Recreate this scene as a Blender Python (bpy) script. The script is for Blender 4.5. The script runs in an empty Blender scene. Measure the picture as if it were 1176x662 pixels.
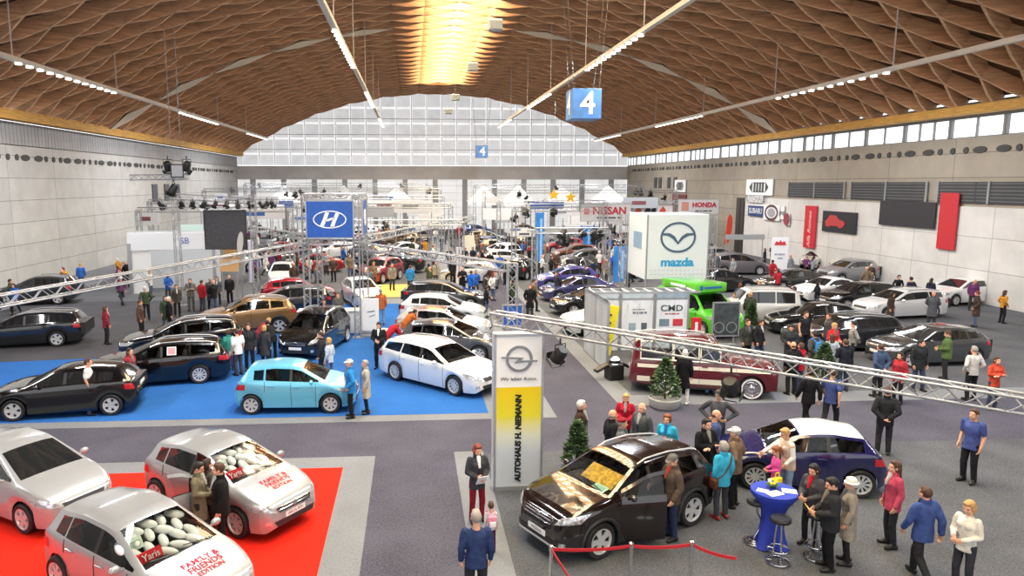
import bpy, bmesh, math, random
from mathutils import Vector, Matrix, Quaternion
from mathutils.bvhtree import BVHTree
PI = math.pi
rnd = random.Random(7)
SC = bpy.context.scene
COL = SC.collection
V = Vector

# ------------------------------------------------------------------ camera
FOC, PX, PY, CAMZ = 820.0, 530.0, 331.0, 6.9
TH = math.atan(120 / 820); PSI = math.atan(57 * math.cos(TH) / 820)
cF = V((math.sin(PSI) * math.cos(TH), math.cos(PSI) * math.cos(TH), -math.sin(TH)))
cR = V((math.cos(PSI), -math.sin(PSI), 0)); cU = cR.cross(cF)
cam_data = bpy.data.cameras.new('camera'); cam = bpy.data.objects.new('camera', cam_data); COL.objects.link(cam)
cam.matrix_world = Matrix(((cR.x, cU.x, -cF.x, 0), (cR.y, cU.y, -cF.y, 0), (cR.z, cU.z, -cF.z, CAMZ), (0, 0, 0, 1)))
cam_data.sensor_fit = 'HORIZONTAL'; cam_data.sensor_width = 36; cam_data.lens = FOC / 1176 * 36
cam_data.shift_x = (588 - PX) / 1176; cam_data.shift_y = 0; cam_data.clip_end = 400
SC.camera = cam
def ray(px, py): return cF + cR * ((px - PX) / FOC) + cU * ((PY - py) / FOC)
def G(px, py, z=0.0):                    # the point of height z seen at a pixel
    d = ray(px, py); t = (z - CAMZ) / d.z
    return V((d.x * t, d.y * t, z))
def W(px, py, Y):                        # the point at depth Y seen at a pixel
    d = ray(px, py); t = Y / d.y
    return V((d.x * t, Y, CAMZ + d.z * t))
def project(p):
    q = V(p) - V((0, 0, CAMZ)); w = q.dot(cF)
    return PX + FOC * q.dot(cR) / w, PY - FOC * q.dot(cU) / w

# ------------------------------------------------------------------ materials
MATS = {}
def mat(name, col, rough=0.5, metal=0.0, emit=None, es=0.0, spec=0.5, coat=0.0, noise=None, bump=None, alpha=None):
    if name in MATS: return MATS[name]
    m = bpy.data.materials.new(name); m.use_nodes = True
    nt = m.node_tree; b = nt.nodes['Principled BSDF']
    b.inputs['Base Color'].default_value = (*col, 1); b.inputs['Roughness'].default_value = rough
    b.inputs['Metallic'].default_value = metal; b.inputs['Specular IOR Level'].default_value = spec
    if coat: b.inputs['Coat Weight'].default_value = coat; b.inputs['Coat Roughness'].default_value = 0.05
    if emit: b.inputs['Emission Color'].default_value = (*emit, 1); b.inputs['Emission Strength'].default_value = es
    if noise or bump:
        tc = nt.nodes.new('ShaderNodeTexCoord'); nz = nt.nodes.new('ShaderNodeTexNoise')
        nz.inputs['Scale'].default_value = (noise or bump)[0]; nz.inputs['Detail'].default_value = 4
        nt.links.new(tc.outputs['Object'], nz.inputs['Vector'])
        if noise:
            mx = nt.nodes.new('ShaderNodeMixRGB'); mx.blend_type = 'MIX'
            a = noise[1]
            mx.inputs[1].default_value = (*[c * (1 - a) for c in col], 1); mx.inputs[2].default_value = (*[min(1, c * (1 + a)) for c in col], 1)
            rp = nt.nodes.new('ShaderNodeMapRange'); rp.inputs[1].default_value = .3; rp.inputs[2].default_value = .7
            nt.links.new(nz.outputs['Fac'], rp.inputs[0]); nt.links.new(rp.outputs[0], mx.inputs[0])
            nt.links.new(mx.outputs[0], b.inputs['Base Color'])
        if bump:
            bp = nt.nodes.new('ShaderNodeBump'); bp.inputs['Strength'].default_value = bump[1]; bp.inputs['Distance'].default_value = .02
            nt.links.new(nz.outputs['Fac'], bp.inputs['Height']); nt.links.new(bp.outputs[0], b.inputs['Normal'])
    MATS[name] = m; m.diffuse_color = (*col, 1)
    return m
def srgb(h):
    h = h.lstrip('#'); r = [int(h[i:i + 2], 16) / 255 for i in (0, 2, 4)]
    return tuple(c / 12.92 if c < .04045 else ((c + .055) / 1.055) ** 2.4 for c in r)
def paint(h, metal=None):
    if metal is None: metal = .3 if max(srgb(h)) > .15 else .0
    return mat('car_paint_' + h, srgb(h), .28 if max(srgb(h)) > .15 else .14, metal, coat=1.0)
def cloth(h): return mat('cloth_' + h, srgb(h), .85, spec=.2, noise=(9, .22), bump=(14, .5))
def plain(h, rough=.5): return mat('plain_%s_%g' % (h, rough), srgb(h), rough)
RUBBER = mat('rubber', (.012, .012, .013), .7); PLASTIC = mat('dark_plastic', (.02, .02, .022), .45)
ALLOY = mat('alloy', (.58, .59, .61), .38, .35); CHROME = mat('chrome', (.75, .75, .77), .12, 1.0)
ALU = mat('aluminium_truss', (.40, .41, .43), .38, .6); WHITE = mat('white_board', (.82, .82, .82), .55)
BLACKM = mat('black_metal', (.015, .015, .016), .4); STEELGREY = mat('grey_steel', (.3, .31, .33), .4, .5)
LAMPG = mat('headlamp_glass', (.56, .58, .61), .10, .55, coat=1, noise=(18, .6)); TAILR = mat('tail_lamp_red', (.45, .01, .02), .15, coat=1)
AMBER = mat('amber_lens', (.7, .25, .03), .2); SKIN = mat('skin', srgb('#d9a184'), .6); SKIN2 = mat('skin_tanned', srgb('#c58c70'), .6)
EYE = mat('eye_dark', (.03, .02, .015), .2); LIP = mat('lip', srgb('#a85f56'), .5)
SEATF = mat('seat_fabric', (.035, .036, .04), .85)
def glass_mat():
    m = bpy.data.materials.new('car_glass'); m.use_nodes = True; nt = m.node_tree; nt.nodes.clear()
    o = nt.nodes.new('ShaderNodeOutputMaterial'); mx = nt.nodes.new('ShaderNodeMixShader'); t = nt.nodes.new('ShaderNodeBsdfTransparent')
    g = nt.nodes.new('ShaderNodeBsdfGlossy'); f = nt.nodes.new('ShaderNodeFresnel'); f.inputs[0].default_value = 1.5
    t.inputs[0].default_value = (.82, .86, .86, 1); g.inputs['Roughness'].default_value = .03
    nt.links.new(f.outputs[0], mx.inputs[0]); nt.links.new(t.outputs[0], mx.inputs[1]); nt.links.new(g.outputs[0], mx.inputs[2]); nt.links.new(mx.outputs[0], o.inputs[0])
    return m
GLASS = glass_mat()
GLASSD = mat('car_glass_dark', (.014, .016, .018), .06, coat=1)

# ------------------------------------------------------------------ mesh builder
class MB:
    def __init__(s): s.v = []; s.f = []; s.m = []
    def add(s, vs, fs, mi=0):
        o = len(s.v); s.v += [tuple(v) for v in vs]; s.f += [tuple(i + o for i in f) for f in fs]; s.m += [mi] * len(fs); return s
    def box(s, c, d, rot=None, mi=0):
        x, y, z = d[0] / 2, d[1] / 2, d[2] / 2
        vs = [V(p) for p in ((-x, -y, -z), (x, -y, -z), (x, y, -z), (-x, y, -z), (-x, -y, z), (x, -y, z), (x, y, z), (-x, y, z))]
        if rot is not None: vs = [rot @ v for v in vs]
        return s.add([v + V(c) for v in vs], [(0, 3, 2, 1), (4, 5, 6, 7), (0, 1, 5, 4), (1, 2, 6, 5), (2, 3, 7, 6), (3, 0, 4, 7)], mi)
    def bbox(s, c, d, r=.02, rot=None, mi=0, n=2):     # a box with rounded edges
        bm = bmesh.new(); bmesh.ops.create_cube(bm, size=1)
        for v in bm.verts: v.co = V((v.co.x * d[0], v.co.y * d[1], v.co.z * d[2]))
        bmesh.ops.bevel(bm, geom=bm.edges[:], offset=r, segments=n, profile=.5, affect='EDGES')
        vs = [(rot @ v.co if rot is not None else v.co.copy()) + V(c) for v in bm.verts]
        bm.verts.index_update()
        s.add(vs, [[v.index for v in f.verts] for f in bm.faces], mi); bm.free(); return s
    def rings(s, rs, cap=True, mi=0, closed=True):
        n = len(rs[0]); vs = [p for r in rs for p in r]; fs = []
        for i in range(len(rs) - 1):
            for j in range(n if closed else n - 1):
                k = (j + 1) % n; fs.append((i * n + j, i * n + k, (i + 1) * n + k, (i + 1) * n + j))
        if cap: fs += [tuple(range(n - 1, -1, -1)), tuple((len(rs) - 1) * n + j for j in range(n))]
        return s.add(vs, fs, mi)
    def frame(s, d):
        d = V(d).normalized(); a = V((0, 0, 1)) if abs(d.z) < .9 else V((1, 0, 0))
        u = d.cross(a).normalized(); return u, u.cross(d).normalized()
    def tube(s, p0, p1, r0, r1=None, n=8, mi=0, cap=True):
        p0, p1 = V(p0), V(p1); r1 = r0 if r1 is None else r1; u, w = s.frame(p1 - p0)
        ring = lambda p, r: [p + (u * math.cos(a) + w * math.sin(a)) * r for a in [-2 * PI * k / n for k in range(n)]]
        return s.rings([ring(p0, r0), ring(p1, r1)], cap, mi)
    def path(s, pts, r, n=8, mi=0, closed=False):
        pts = [V(p) for p in pts]; rs = []; N = len(pts); u = None
        for i, p in enumerate(pts):
            d = (pts[(i + 1) % N] - pts[i - 1]) if closed else (pts[min(i + 1, N - 1)] - pts[max(i - 1, 0)])
            d.normalize()
            if u is None: u, w = s.frame(d)
            else: u = (u - d * u.dot(d)).normalized(); w = u.cross(d).normalized()
            rr = r[i] if isinstance(r, (list, tuple)) else r
            rs.append([p + (u * math.cos(a) + w * math.sin(a)) * rr for a in [-2 * PI * k / n for k in range(n)]])
        if closed: rs.append(rs[0])
        return s.rings(rs, not closed, mi)
    def cap(s, p0, r0, p1, r1, n=12, mi=0):             # capsule with tapering radius
        p0, p1 = V(p0), V(p1); d = (p1 - p0).normalized(); u, w = s.frame(d); rs = []
        for a in (-80, -45, -15, 0): rs.append((p0 + d * r0 * math.sin(math.radians(a)), r0 * math.cos(math.radians(a))))
        for a in (0, 15, 45, 80): rs.append((p1 + d * r1 * math.sin(math.radians(a)), r1 * math.cos(math.radians(a))))
        return s.rings([[p + (u * math.cos(t) + w * math.sin(t)) * r for t in [-2 * PI * k / n for k in range(n)]] for p, r in rs], True, mi)
    def ell(s, c, r, rot=None, n=16, m=10, mi=0):
        rs = []
        for i in range(m + 1):
            t = -PI / 2 + PI * (i + (.08 if i == 0 else -.08 if i == m else 0)) / m
            ring = [V((math.cos(a) * math.cos(t) * r[0], math.sin(a) * math.cos(t) * r[1], math.sin(t) * r[2])) for a in [2 * PI * k / n for k in range(n)]]
            rs.append([(rot @ p if rot is not None else p) + V(c) for p in ring])
        return s.rings(rs, True, mi)
    def lathe(s, prof, c=(0, 0, 0), axis='z', n=24, mi=0, cap=True):
        rs = []
        for r, h in prof:
            ring = []
            for k in range(n):
                a = 2 * PI * k / n; x, y = r * math.cos(a), r * math.sin(a)
                ring.append(V((x, y, h) if axis == 'z' else (x, -h, y) if axis == 'y' else (h, x, y)) + V(c))
            rs.append(ring)
        return s.rings(rs, cap, mi)
    def prism(s, poly, fn, t, mi=0):                     # poly of (a,b) mapped by fn(a,b,depth)
        n = len(poly); vs = [fn(a, b, 0) for a, b in poly] + [fn(a, b, t) for a, b in poly]
        return s.add(vs, [tuple(range(n)), tuple(range(2 * n - 1, n - 1, -1))] + [(i, i + n, (i + 1) % n + n, (i + 1) % n) for i in range(n)], mi)
    def quad(s, a, b, c, d, mi=0): return s.add([a, b, c, d], [(0, 1, 2, 3)], mi)
    def mesh(s, name, mats, smooth=None):
        me = bpy.data.meshes.new(name); me.from_pydata(s.v, [], s.f)
        for m in (mats if isinstance(mats, (list, tuple)) else [mats]): me.materials.append(m)
        if any(s.m): me.polygons.foreach_set('material_index', s.m)
        me.validate(); 
        if smooth: smooth_mesh(me, smooth)
        me.update(); return me
def fixn(me):
    bm = bmesh.new(); bm.from_mesh(me); bmesh.ops.recalc_face_normals(bm, faces=bm.faces[:]); bm.to_mesh(me); bm.free()
def smooth_mesh(me, ang=40):
    me.polygons.foreach_set('use_smooth', [True] * len(me.polygons)); me.set_sharp_from_angle(angle=math.radians(ang))
def link(name, me, parent=None, mtx=None):
    o = bpy.data.objects.new(name, me); COL.objects.link(o)
    if parent is not None: o.parent = parent
    if mtx is not None: o.matrix_local = mtx
    return o
def obj(name, mb, m, parent=None, smooth=None, mtx=None):
    me = mb.mesh(name, m, None); fixn(me)
    if smooth: smooth_mesh(me, smooth)
    return link(name, me, parent, mtx)
def recolor(o, m, slot=0):
    o.material_slots[slot].link = 'OBJECT'; o.material_slots[slot].material = m
def tag(o, label, cat, group=None, kind=None):
    if label: o['label'] = label
    if cat: o['category'] = cat
    if group: o['group'] = group
    if kind: o['kind'] = kind
    return o
def thing(name, loc=(0, 0, 0), rz=0.0, label=None, cat=None, group=None):
    o = bpy.data.objects.new(name, None); COL.objects.link(o); o.empty_display_size = .2
    o.location = loc; o.rotation_euler = (0, 0, rz)
    return tag(o, label, cat, group)
def dup(root, loc=None, rz=None, label=None, group=None, scale=None):
    def cp(o, parent):
        c = o.copy(); COL.objects.link(c)
        if parent is not None:
            c.parent = parent
        for ch in o.children: cp(ch, c)
        return c
    r = cp(root, None)
    if loc is not None: r.location = loc
    if rz is not None: r.rotation_euler = (0, 0, rz)
    if scale: r.scale = (scale,) * 3
    if label: r['label'] = label
    if group: r['group'] = group
    return r
def struct(name, mb, m, parent=None, smooth=None):
    o = obj(name, mb, m, parent, smooth)
    if parent is None: o['kind'] = 'structure'
    return o
TMP = bpy.data.scenes.new('workbench')
def evaluated(o):                         # mesh of an object with its modifiers, read in a scene of its own to stay quick
    TMP.collection.objects.link(o); vl = TMP.view_layers[0]; vl.update()
    dg = vl.depsgraph; dg.update(); me = bpy.data.meshes.new_from_object(o.evaluated_get(dg)); return me
def text_mb(txt, size=1.0, depth=.01, align='CENTER', xs=1.0, shear=0.0, bold=0.0):
    cu = bpy.data.curves.new('lettering', 'FONT'); cu.body = txt; cu.size = size; cu.extrude = depth / 2
    cu.align_x = align; cu.align_y = 'CENTER'; cu.shear = shear; cu.offset = bold; cu.resolution_u = 3
    o = bpy.data.objects.new('lettering', cu); me = evaluated(o)
    mb = MB(); mb.add([V((v.co.x * xs, v.co.y, v.co.z)) for v in me.vertices], [list(p.vertices) for p in me.polygons])
    bpy.data.objects.remove(o); bpy.data.curves.remove(cu); bpy.data.meshes.remove(me)
    return mb
def put_text(txt, center, right, up, size, m, parent=None, name='lettering', depth=.01, xs=1.0, shear=0.0, bold=0.0, align='CENTER', off=.012):
    mb = text_mb(txt, size, depth, align, xs, shear, bold); R_, U_ = V(right).normalized(), V(up).normalized(); N_ = R_.cross(U_)
    mb.v = [tuple(V(center) + R_ * v[0] + U_ * v[1] + N_ * (v[2] + off)) for v in mb.v]
    me = mb.mesh(name, m); return link(name, me, parent)
def nodes(m): return m.node_tree.nodes, m.node_tree.links
SKY_ES, ROW_W, WORLD_S, EXPO = 24.0, 2200.0, 2.0, -0.3
# ------------------------------------------------------------------ cars
def lk(keys, x):
    if x <= keys[0][0]: return keys[0][1]
    for (a, p), (b, q) in zip(keys, keys[1:]):
        if x <= b: return p + (q - p) * (x - a) / max(b - a, 1e-6)
    return keys[-1][1]
def sm(keys, x, h=.07): return sum(lk(keys, x + d * h) * w for d, w in ((-1, 1), (-.5, 2), (0, 2), (.5, 2), (1, 1))) / 8
CARS = dict(
  mini=dict(L=3.67, W=1.66, H=1.50, wb=2.385, fo=.76, wr=.30, nz=.74, cx=.88, cz=1.00, hx=1.62, hz=1.41, rx=3.22, rz=1.42, tx=3.52, tz=1.03, bf=.93, br=1.05, rk=.70, gc=.19, B=1.93, C=2.72, Q=3.05),
  supermini=dict(L=3.885, W=1.695, H=1.51, wb=2.51, fo=.80, wr=.31, nz=.74, cx=.95, cz=1.02, hx=1.85, hz=1.43, rx=3.5, rz=1.40, tx=3.76, tz=1.0, bf=.95, br=1.06, rk=.70, gc=.18, B=2.12, C=2.98, Q=3.3),
  adam=dict(L=3.70, W=1.72, H=1.48, wb=2.311, fo=.76, wr=.33, nz=.76, cx=1.0, cz=1.0, hx=1.75, hz=1.40, rx=3.15, rz=1.40, tx=3.5, tz=1.05, bf=.93, br=1.07, rk=.70, gc=.17, B=2.35, C=3.15, Q=3.15, doors=2),
  hatch=dict(L=4.30, W=1.78, H=1.47, wb=2.65, fo=.88, wr=.32, nz=.74, cx=1.15, cz=1.00, hx=2.0, hz=1.40, rx=3.75, rz=1.38, tx=4.12, tz=1.05, bf=.93, br=1.06, rk=.69, gc=.17, B=2.30, C=3.18, Q=3.6),
  estate=dict(L=4.72, W=1.82, H=1.48, wb=2.77, fo=.93, wr=.33, nz=.74, cx=1.25, cz=.99, hx=2.12, hz=1.39, rx=4.32, rz=1.40, tx=4.58, tz=1.06, bf=.92, br=1.06, rk=.70, gc=.17, B=2.5, C=3.42, Q=4.25, rails=1),
  suv=dict(L=4.28, W=1.80, H=1.64, wb=2.555, fo=.86, wr=.36, nz=.92, cx=1.12, cz=1.15, hx=1.90, hz=1.54, rx=3.85, rz=1.53, tx=4.12, tz=1.16, bf=1.07, br=1.20, rk=.70, gc=.24, B=2.22, C=3.05, Q=3.55, rails=1, clad=1),
  suvbig=dict(L=4.45, W=1.84, H=1.68, wb=2.64, fo=.88, wr=.37, nz=.94, cx=1.15, cz=1.16, hx=1.95, hz=1.57, rx=4.0, rz=1.56, tx=4.3, tz=1.2, bf=1.08, br=1.22, rk=.70, gc=.23, B=2.3, C=3.15, Q=3.75, rails=1, clad=1),
  saloon=dict(L=4.58, W=1.78, H=1.46, wb=2.68, fo=.90, wr=.32, nz=.72, cx=1.2, cz=.98, hx=2.05, hz=1.38, rx=3.35, rz=1.38, tx=3.98, tz=1.04, bf=.92, br=1.0, rk=.67, gc=.16, B=2.35, C=3.2, Q=3.3, saloon=1),
  coupe=dict(L=4.40, W=1.80, H=1.36, wb=2.65, fo=.88, wr=.33, nz=.68, cx=1.3, cz=.94, hx=2.1, hz=1.29, rx=3.2, rz=1.29, tx=4.1, tz=1.0, bf=.88, br=.98, rk=.66, gc=.14, B=2.6, C=3.35, Q=3.3, doors=2),
  mpv=dict(L=4.45, W=1.83, H=1.66, wb=2.73, fo=.90, wr=.33, nz=.80, cx=.95, cz=1.08, hx=1.95, hz=1.55, rx=4.0, rz=1.55, tx=4.32, tz=1.12, bf=1.0, br=1.12, rk=.72, gc=.18, B=2.35, C=3.2, Q=3.9, rails=1),
  city=dict(L=3.55, W=1.63, H=1.49, wb=2.30, fo=.68, wr=.29, nz=.80, cx=.85, cz=1.0, hx=1.5, hz=1.38, rx=2.95, rz=1.37, tx=3.35, tz=1.0, bf=.93, br=1.02, rk=.69, gc=.17, B=2.15, C=2.9, Q=2.95, doors=2),
  boxy=dict(L=4.70, W=1.88, H=1.92, wb=2.76, fo=.80, wr=.37, nz=1.06, cx=1.50, cz=1.18, hx=1.92, hz=1.78, rx=4.52, rz=1.84, tx=4.64, tz=1.14, bf=1.12, br=1.14, rk=.78, gc=.30, B=2.45, C=3.30, Q=4.35, boxy=1, rails=1),
  jeep=dict(L=4.25, W=1.85, H=1.78, wb=2.62, fo=.72, wr=.37, nz=1.02, cx=1.25, cz=1.14, hx=1.68, hz=1.68, rx=4.10, rz=1.72, tx=4.2, tz=1.1, bf=1.06, br=1.10, rk=.80, gc=.28, B=2.2, C=3.0, Q=3.9, boxy=1, rails=1),
  van=dict(L=4.9, W=1.95, H=1.92, wb=3.0, fo=.85, wr=.34, nz=.95, cx=.95, cz=1.22, hx=1.65, hz=1.85, rx=4.70, rz=1.88, tx=4.84, tz=1.1, bf=1.1, br=1.15, rk=.78, gc=.22, B=2.3, C=2.4, Q=2.4, doors=2),
)
def car_fns(s):
    L, W_ = s['L'], s['W'] / 2; nz, cx, cz = s['nz'], s['cx'], s['cz']; hx, hz, rx, rz, tx, tz = (s[k] for k in ('hx', 'hz', 'rx', 'rz', 'tx', 'tz'))
    bx = s.get('boxy')
    if bx: top = [(0, nz - .05), (.03, nz), (.1, nz + .03), (cx, cz)]
    else: top = [(0, nz - .2), (.03, nz - .1), (.1, nz), (.3, nz + .35 * (cz - nz)), (.3 + .5 * (cx - .3), nz + .76 * (cz - nz)), (cx, cz)]
    top += [(hx, hz), (hx + .25, s['H'] - .03), ((hx + rx) / 2, s['H']), (rx - .3, rz + .025), (rx, rz), (tx, tz)]
    if s.get('saloon'): top += [(L - .12, tz - .03), (L - .03, tz - .12), (L, .72)]
    else: top += [(tx + (L - tx) * .6, tz - .22), (L, .70)]
    T = lambda x: sm(top, x, .05)
    belt = [(0, nz - .3), (.1, nz - .1), (.3, T(.3) - .085), (cx - .05, s['bf'] - .01), (cx + .2, s['bf'] + .01), (tx - .15, s['br'])]
    belt += [(tx, min(s['br'], tz - .06)), (L - .12, tz - .14 if s.get('saloon') else tz - .3), (L, .60)]
    ZB = lambda x: min(sm(belt, x, .06), T(x) - .07)
    dk = [(0, .03), (cx, .035), (hx, .055), (rx, .055), (tx, .04), (L, .03)]
    ZE = lambda x: max(T(x) - lk(dk, x), ZB(x) + .02)
    if bx: wk = [(0, .90), (.05, .95), (.2, .985), (.6, 1), (L - .4, 1), (L - .05, .96), (L, .93)]
    else: wk = [(0, .58), (.03, .68), (.1, .79), (.2, .87), (.4, .95), (.75, .995), (1.1, 1), (L - 1.0, 1), (L - .5, .97), (L - .15, .90), (L - .03, .82), (L, .74)]
    WB = lambda x: W_ * lk(wk, x)
    ek = [(0, .93), (cx - .1, .92), (cx, .90), (hx, s['rk'] * 1.0), ((hx + rx) / 2, s['rk'] * 1.02), (rx, s['rk'] * .95), (tx, .86), (L, .88)]
    WE = lambda x: WB(x) * lk(ek, x)
    xw = (s['fo'], s['fo'] + s['wb']); R = s['wr'] + .055
    gk = [(0, .30), (.12, s['gc'] + .02), (.4, s['gc']), (L - .5, s['gc'] + .02), (L - .1, s['gc'] + .08), (L, .36)]
    def ZL(x):
        z = lk(gk, x)
        for c in xw:
            if abs(x - c) < R: z = max(z, s['wr'] + math.sqrt(R * R - (x - c) ** 2) - .005)
        return min(z, ZB(x) - .08)
    return T, ZB, ZE, WB, WE, ZL, xw, R
def section(s, fns, x):
    T, ZB, ZE, WB, WE, ZL, xw, R = fns
    w, zl, zb, ze, zt, we = WB(x), ZL(x), ZB(x), ZE(x), T(x), WE(x); h = zb - zl
    g = ze - zb; a = min(.035, g / 3); b = min(.06, g / 3)
    L_ = lambda t: (w * .968 + (we - w * .968) * t, zb + g * t)
    k = .97 if s.get('boxy') else 1
    rows = [(w * .95, zl), (w * .985, zl + .22 * h), (w * 1.0, zl + .52 * h), (w * .995, zl + .82 * h), (w * .968, zb)]
    rows += [L_(a / g), L_(1 - b / g), (we, ze), (we * .89, ze + (zt - ze) * .45), (we * .5, ze + (zt - ze) * .86), (0, zt)]
    return rows
def car_build(s, detail=1, name='car', doors_open=()):
    """returns list of parts: (name, mesh, parent_index, matrix) ; index 0.. ; local +X is forwards"""
    fns = car_fns(s); T, ZB, ZE, WB, WE, ZL, xw, R = fns; L = s['L']; cx, hx, rx, tx, B, C, Q = (s[k] for k in ('cx', 'hx', 'rx', 'tx', 'B', 'C', 'Q'))
    D1 = s['fo'] + s['wr'] + .13; two = s.get('doors') == 2
    keys = [0, .015, .04, .08, .13, .2, .3, cx - .05, cx, cx + .04, hx - .03, hx, rx, rx + .03, tx - .03, tx, L - .02, L, D1, B, C, B - .04, B + .04, C - .03, C + .03, Q, cx + .34]
    for c in xw:
        for k in (0, .35, .65, .85, .95): keys += [c + R * k, c - R * k]
        keys += [c + R - .002, c + R + .004, c - R + .002, c - R - .004]
    keys = sorted(k for k in keys if 0 <= k <= L); st = [keys[0]]
    for k in keys[1:]:
        if k - st[-1] >= .005: st.append(k)
    st[-1] = L
    step = .10 if detail == 2 else .2; out = [st[0]]
    for a, b in zip(st, st[1:]):
        n = max(1, int((b - a) / step)); out += [a + (b - a) * (i + 1) / n for i in range(n)]
    st = out; vs = []; X = lambda x: L / 2 - x
    for x in st:
        r = section(s, fns, x)
        vs += [V((X(x), -y, z)) for y, z in r] + [V((X(x), y, z)) for y, z in r[-2::-1]]
    cats = {}
    for i in range(len(st) - 1):
        xm = (st[i] + st[i + 1]) / 2
        for c in range(20):
            j = min(c, 19 - c); sd = 'r' if c < 10 else 'l'; k = 'body'
            if j >= 8 and cx + .03 < xm < hx - .02: k = 'windshield'
            elif j >= 8 and rx + .02 < xm < tx - .02: k = 'rear_window'
            elif j == 5:
                if cx + .2 < xm < B - .03: k = 'fwin_' + sd
                elif B + .03 < xm < C - .02: k = 'rwin_' + sd
                elif C + .02 < xm < Q and Q > C + .1: k = 'qwin_' + sd
                elif B - .03 <= xm <= B + .03: k = 'pillar_' + sd
            elif j <= 4 and detail == 2:
                if D1 < xm < B: k = 'fdoor_' + sd
                elif B < xm < C and not two: k = 'rdoor_' + sd
            if k == 'body' and detail == 2:
                if j >= 8 and .25 < xm < cx - .02: k = 'hood'
                elif j >= 7 and hx < xm < rx: k = 'roof'
                elif s.get('clad') and (j == 0 or (j == 1 and xm < .5)): k = 'cladding'
                elif xm < .25 and j <= 6: k = 'bumper_f'
                elif xm > L - .3 and j <= 3: k = 'bumper_r'
            for side in doors_open:
                if side == sd and j in (4, 6) and D1 < xm < B and k == 'body' and xm > cx + .1: k = 'fframe_' + sd
            a = i * 21 + c; cats.setdefault(k, []).append((a, a + 1, a + 22, a + 21))
    n = len(st)
    cats.setdefault('bumper_f' if detail == 2 else 'body', []).append(tuple(range(20, -1, -1)))
    cats.setdefault('bumper_r' if detail == 2 else 'body', []).append(tuple((n - 1) * 21 + q for q in range(21)))
    full = MB(); full.v = [tuple(v) for v in vs]
    for f in cats.values(): full.f += f
    bvh = BVHTree.FromPolygons([V(v) for v in full.v], full.f)
    parts = []
    def sub(fs, nm, m, ang=50, solid=0):
        used = sorted({q for f in fs for q in f}); ix = {q: i for i, q in enumerate(used)}
        mb = MB().add([vs[q] for q in used], [[ix[q] for q in f] for f in fs]); me = mb.mesh(nm, m); fixn(me)
        cen = V((0, 0, .8)); flip = sum((p.normal.dot(p.center - cen)) * p.area for p in me.polygons) < 0
        if flip: me.flip_normals()
        smooth_mesh(me, ang); return me
    P = mat('paint_slot', (.5, .5, .5))
    def add(nm, me, parent=None, mtx=None): parts.append((nm, me, parent, mtx)); return len(parts) - 1
    G_ = GLASS if detail == 2 else GLASSD
    add('body', sub(cats['body'], 'body', P))
    hinge = {}
    for k, nm, m in (('bumper_f', 'front_bumper', P), ('bumper_r', 'rear_bumper', P), ('hood', 'bonnet', P), ('roof', 'roof', P), ('cladding', 'lower_cladding', PLASTIC), ('pillar_l', 'door_pillar', PLASTIC), ('pillar_r', 'door_pillar', PLASTIC),
                     ('windshield', 'windshield', G_), ('rear_window', 'rear_window', G_), ('fdoor_l', 'front_door', P), ('fdoor_r', 'front_door', P), ('rdoor_l', 'rear_door', P), ('rdoor_r', 'rear_door', P)):
        if k in cats: 
            i = add(nm, sub(cats[k], nm, m))
            if k[:5] == 'fdoor': hinge[k[-1]] = i
            if k[:5] == 'rdoor': hinge['r' + k[-1]] = i
    for k in ('fwin', 'rwin', 'qwin'):
        for sd in 'lr':
            if k + '_' + sd in cats:
                par = hinge.get(sd) if k == 'fwin' else hinge.get('r' + sd) if k == 'rwin' else None
                add('side_window', sub(cats[k + '_' + sd], 'side_window', G_), par)
    for sd in doors_open:
        fr = sub(cats.get('fframe_' + sd, []), 'door_frame', P); add('door_frame', fr, hinge[sd])
        pv = V((X(D1), (1 if sd == 'l' else -1) * WB(D1), 0)); ang = math.radians(doors_open[sd]) * (-1 if sd == 'l' else 1)
        # the door swings outwards about its front edge
        M = Matrix.Translation(pv) @ Matrix.Rotation(-ang if False else ang, 4, 'Z') @ Matrix.Translation(-pv)
        q = list(parts[hinge[sd]]); q[3] = M; parts[hinge[sd]] = tuple(q)
        lin = MB()                                               # inner lining of the open door
        f0 = cats['fdoor_' + sd]; used = sorted({q for f in f0 for q in f}); ix = {q: i for i, q in enumerate(used)}
        yy = -.05 if sd == 'l' else .05
        lin.add([V((vs[q].x, vs[q].y + yy, vs[q].z)) for q in used], [[ix[q] for q in f] for f in f0])
        lm = lin.mesh('door_lining', SEATF); fixn(lm); add('door_lining', lm, hinge[sd])
    # --- applied pieces, dropped onto the body surface
    def drop(p, d, off):
        d = V(d).normalized(); h = bvh.ray_cast(V(p) - d * 1.5, d)
        if h[0] is None:
            h = bvh.find_nearest(V(p))
            nrm = h[1] if h[1].dot(d) < 0 else -h[1]
            return h[0] + nrm * off
        nrm = h[1] if h[1].dot(d) < 0 else -h[1]
        return h[0] + nrm * off
    def patch(nm, cs, d, m, off=.006, nu=7, nv=4, parent=None):
        c = [V(q) for q in cs]; mb = MB(); g = []
        for i in range(nu + 1):
            for j in range(nv + 1):
                u, v = i / nu, j / nv
                g.append(drop(c[0] * (1 - u) * (1 - v) + c[1] * u * (1 - v) + c[2] * u * v + c[3] * (1 - u) * v, d, off))
        mb.add(g, [(i * (nv + 1) + j, (i + 1) * (nv + 1) + j, (i + 1) * (nv + 1) + j + 1, i * (nv + 1) + j + 1) for i in range(nu) for j in range(nv)])
        me = mb.mesh(nm, m)
        if sum(p.normal.dot(V(d)) * p.area for p in me.polygons) > 0: me.flip_normals()
        smooth_mesh(me, 60); return add(nm, me, parent)
    F = lambda x, y, z: V((X(x), y, z)); nz = s['nz']; bx = s.get('boxy'); W_ = s['W'] / 2
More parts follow.
